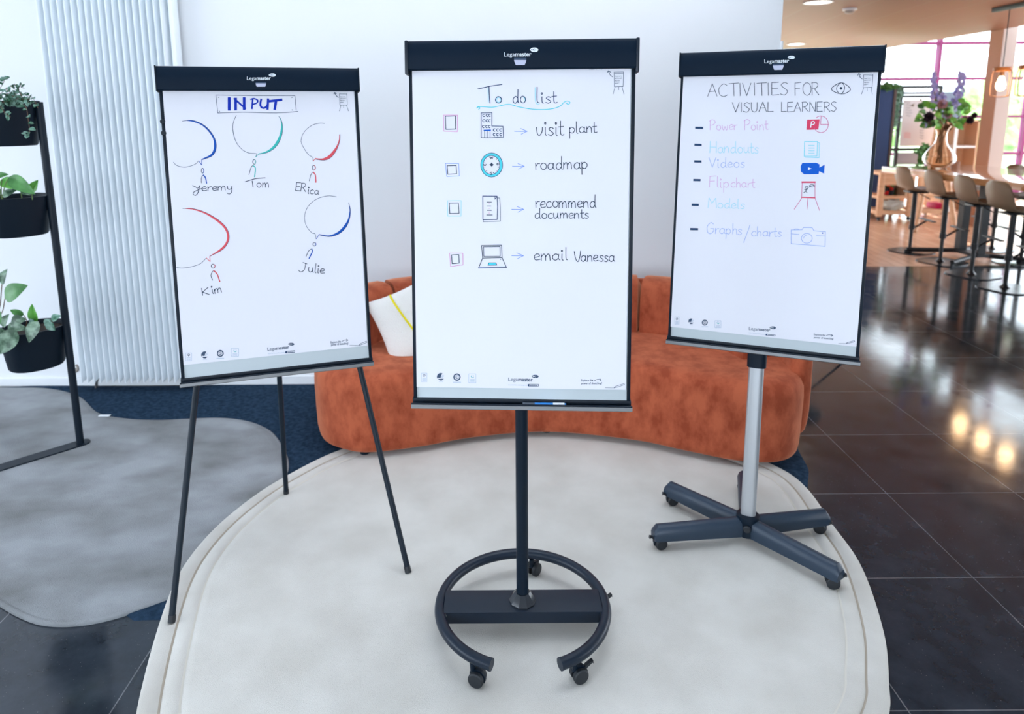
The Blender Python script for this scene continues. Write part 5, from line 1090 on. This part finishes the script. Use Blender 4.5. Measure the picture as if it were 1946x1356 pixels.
bush('hanging_fern', 'bushy green fern hanging beside the whiteboard divider', 'plant', [(1757, 288, 5, 5), (1756, 300, 4.5, 6)], .08, 'leaf1', 280, 11.55, .06)
# grey-blue screen, tan cabinet, easel leg behind the flowers
Yc = 13.0; gx0, gx1 = GY(1783, 230, Yc).x, GY(1824, 230, Yc).x
gs = thing('grey_screen', 'blue-grey standing screen behind the flower bouquet', 'screen', ((gx0 + gx1) / 2, Yc, 0)); MB().box((gx0, Yc, .1), (gx1, Yc + .04, GY(1800, 174, Yc).z)).build('panel', mat('bluegrey', S(116, 134, 160), .7), gs); MB().box((gx0, Yc - .2, 0), (gx0 + .06, Yc + .2, .1)).box((gx1 - .06, Yc - .2, 0), (gx1, Yc + .2, .1)).build('foot', M['tblack'], gs)
Yk = 11.75; kx0, kx1 = GY(1796, 270, Yk).x, GY(1858, 270, Yk).x
kb = thing('open_cabinet', 'tan open cabinet with white shelf edges left of the column', 'cabinet', ((kx0 + kx1) / 2, Yk, 0)); zk = GY(1830, 228, Yk).z; km = mat('tan_board', S(206, 164, 132), .6)
MB().box((kx0, Yk + .3, .05), (kx1, Yk + .33, zk)).box((kx0, Yk, .05), (kx0 + .03, Yk + .3, zk)).box((kx1 - .03, Yk, .05), (kx1, Yk + .3, zk)).box((kx0, Yk, zk - .03), (kx1, Yk + .3, zk)).box((kx0, Yk, .0), (kx1, Yk + .3, .05)).build('carcass', km, kb)
xm = GY(1816, 260, Yk).x; MB().box((xm - .025, Yk - .01, .05), (xm + .025, Yk + .02, zk)).build('white_post', M['m_white'], kb); zz = GY(1830, 279, Yk).z; MB().box((xm, Yk, zz - .015), (kx1 - .03, Yk + .3, zz + .015)).build('shelf', M['m_white'], kb)
eg = thing('wooden_easel', 'pale wooden easel leaning behind the amber vase', 'easel', (GY(1770, 315, 10.9).x, 10.9, 0))
for (xa_, ya_, xb_, yb_) in ((1783, 232, 1762, 330), (1786, 232, 1800, 330)):
    A = GY(xa_, ya_, 10.6); Bq = GY(xb_, yb_, 10.35); d_ = (Bq - A); Bq = A + d_ * (A.z / -d_.z); MB().tube([A, Bq], .035, 8).build('leg', M['birch'], eg)
A = GY(1785, 236, 10.6); MB().tube([A, Vector((A.x, 10.95, 0))], .03, 8).build('leg', M['birch'], eg)

# low wire-leg table half hidden behind the right flipchart
fl = GZ(1598, 692)
wt = thing('wire_side_table', 'small table on thin black wire legs behind the right flipchart', 'side table', (fl.x - .25, fl.y + .1, 0))
tt_ = Vector((fl.x - .3, fl.y + .15, .42)); MB().lathe([(.23, .40), (.24, .405), (.24, .42), (.23, .425)], (tt_.x, tt_.y, 0), 36).build('tabletop', M['black'], wt)
for q in (fl, Vector((fl.x - .55, fl.y - .02, 0)), Vector((fl.x - .28, fl.y + .5, 0))): MB().tube([q, q.lerp(Vector((tt_.x, tt_.y, .4)), .72)], .008, 8).build('leg', M['black'], wt)

# ceiling fittings
M['lamp_on'] = emis('downlight_glow', (1, .93, .80, 1), 7)
dl = [(1555, 3, 'round recessed ceiling downlight nearest the camera'), (1513, 83, 'round recessed ceiling downlight further back, above the right flipchart')]
for px, py, lb in dl:
    g = GZ(px, py, ZC); t = thing('downlight', lb, 'ceiling light', (g.x, g.y, ZC - .012), 'ceiling downlights')
    MB().lathe([(.145, ZC - .001), (.15, ZC - .012), (.13, ZC - .014), (.125, ZC - .004)], (g.x, g.y, 0), 36, None, 0, False).build('trim_ring', M['trim'], t); MB().lathe([(.126, ZC - .006), (.126, ZC - .004)], (g.x, g.y, 0), 32).build('lens', M['lamp_on'], t)
    l = bpy.data.lights.new('downlight_lamp', 'SPOT'); l.energy = 60; l.color = (1, .86, .7); l.spot_size = 2.2; l.shadow_soft_size = .12; lo = bpy.data.objects.new('downlight_lamp', l); COL.objects.link(lo); lo.location = (0, 0, -.03); lo.parent = t
g = GZ(1615, 16, ZC); sd_ = thing('smoke_detector', 'round white smoke detector on the ceiling', 'smoke detector', (g.x, g.y, ZC - .06)); MB().lathe([(.075, ZC), (.075, ZC - .02), (.06, ZC - .025)], (g.x, g.y, 0), 28).build('base', M['trim'], sd_); MB().lathe([(.055, ZC - .025), (.05, ZC - .045), (.025, ZC - .06)], (g.x, g.y, 0), 28).build('sensor_head', mat('detector_grey', S(170, 160, 152), .5), sd_)
# pendant lamps on a black rail
M['bulb'] = emis('bulb_glow', (1, .62, .28, 1), 30)
M['amberwood'] = mat('amber_wood', S(170, 104, 44), .5); M['wire'] = mat('copper_wire', S(150, 112, 92), .5, .3)
X0, Y0p, Zp = 5.69, 8.0, 2.07
rail = thing('lamp_rail', 'black ceiling rail carrying the pendant lamps', 'lamp rail', (X0, 7.2, ZC)); MB().box((X0 - .03, 5.4, ZC - .05), (X0 + .03, 8.25, ZC), None, 0, .004).build('rail', M['tblack'], rail)
def pendant():
    t = thing('pendant_lamp', '', 'pendant lamp', (0, 0, 0))
    MB().tube([Vector((0, 0, .17)), Vector((0, 0, ZC - .05 - Zp))], .005, 8).build('cord', M['tblack'], t)
    MB().lathe([(.085, .115), (.09, .12), (.09, .155), (.085, .16)], (0, 0, 0), 24).build('wooden_cap', M['amberwood'], t)
    MB().tube([Vector((0, 0, .125)), Vector((0, 0, .06))], .028, 16).build('socket', mat('brass_socket', S(128, 96, 70), .4, .5), t)
    cage = MB()
    for a in (0, PI / 2): 
        d_ = Vector((math.cos(a + .3), math.sin(a + .3), 0)); cage.tube(cr([d_ * .09 + Vector((0, 0, .13)), d_ * .115 + Vector((0, 0, .08)), d_ * .12 + Vector((0, 0, -.1)), d_ * .09 + Vector((0, 0, -.16)), -d_ * .09 + Vector((0, 0, -.16)), -d_ * .12 + Vector((0, 0, -.1)), -d_ * .115 + Vector((0, 0, .08)), -d_ * .09 + Vector((0, 0, .13))], 5), .006, 7)
    cage.build('wire_cage', M['wire'], t)
    MB().lathe([(.02, .06), (.03, .03), (.048, -.03), (.045, -.07), (.025, -.095), (.005, -.10)], (0, 0, 0), 20).build('bulb', M['bulb'], t)
    l = bpy.data.lights.new('bulb_lamp', 'POINT'); l.energy = 8; l.color = (1, .74, .48); l.shadow_soft_size = .07; lo = bpy.data.objects.new('bulb_lamp', l); COL.objects.link(lo); lo.parent = t; lo.location = (0, 0, -.02)
    return t
pd0 = pendant(); pd0.location = (X0, Y0p, Zp); pd0['label'] = 'glowing pendant lamp with wooden cap and wire cage over the bar table'; pd0['group'] = 'pendant lamps over the bar table'
for yy in (7.61, 7.23):
    o = copy_tree(pd0); o.location = (X0, yy, Zp); o['label'] = 'pendant lamp on the black rail whose glow is the %s floor reflection' % ('middle' if yy > 7.4 else 'nearest'); o['group'] = 'pendant lamps over the bar table'

# trees outside the windows
for i, (x, y, r, hgt_) in enumerate(((12.5, 24, 1.1, 1.5), (16.2, 25, 1.0, 1.0), (19.5, 29, 1.3, 1.4), (23.5, 30, 1.4, 1.8), (27, 36, 2., 2.2), (17.5, 34, 1.5, 2.0))):
    t = thing('tree', ['round pale green tree outside the windows behind the flowers', 'low bush outside the windows beside the column', 'taller pale tree outside the windows right of the column', 'bushy tree outside at the right photo edge', 'large far tree outside the right windows', 'far tree outside behind the whiteboard divider'][i], 'tree', (x, y, 0), 'trees outside the windows')
    MB().tube([Vector((x, y, -.02)), Vector((x, y, hgt_))], lambda q: .14 - .07 * q, 10).build('trunk', M['bstem'], t)
    mb = MB()
    for q in range(10):
        c = Vector((x, y, hgt_)) + Vector((random.gauss(0, r * .45), random.gauss(0, r * .45), random.gauss(0, r * .3))); sd0 = random.random() * 20; mb.ell(c, r * random.uniform(.4, .65), None, 0, 18, 12, lambda d: 1 + .35 * noise.noise(d * 4 + Vector((sd0, 0, 0))))
    mb.build('crown', mat('pale_crown', S(128, 172, 96), .8, col2=S(176, 208, 140), scale=3) if i == 0 else bpy.data.materials['pale_crown'], t, 0)

for o in bpy.data.objects:
    if '_o' in o: del o['_o']
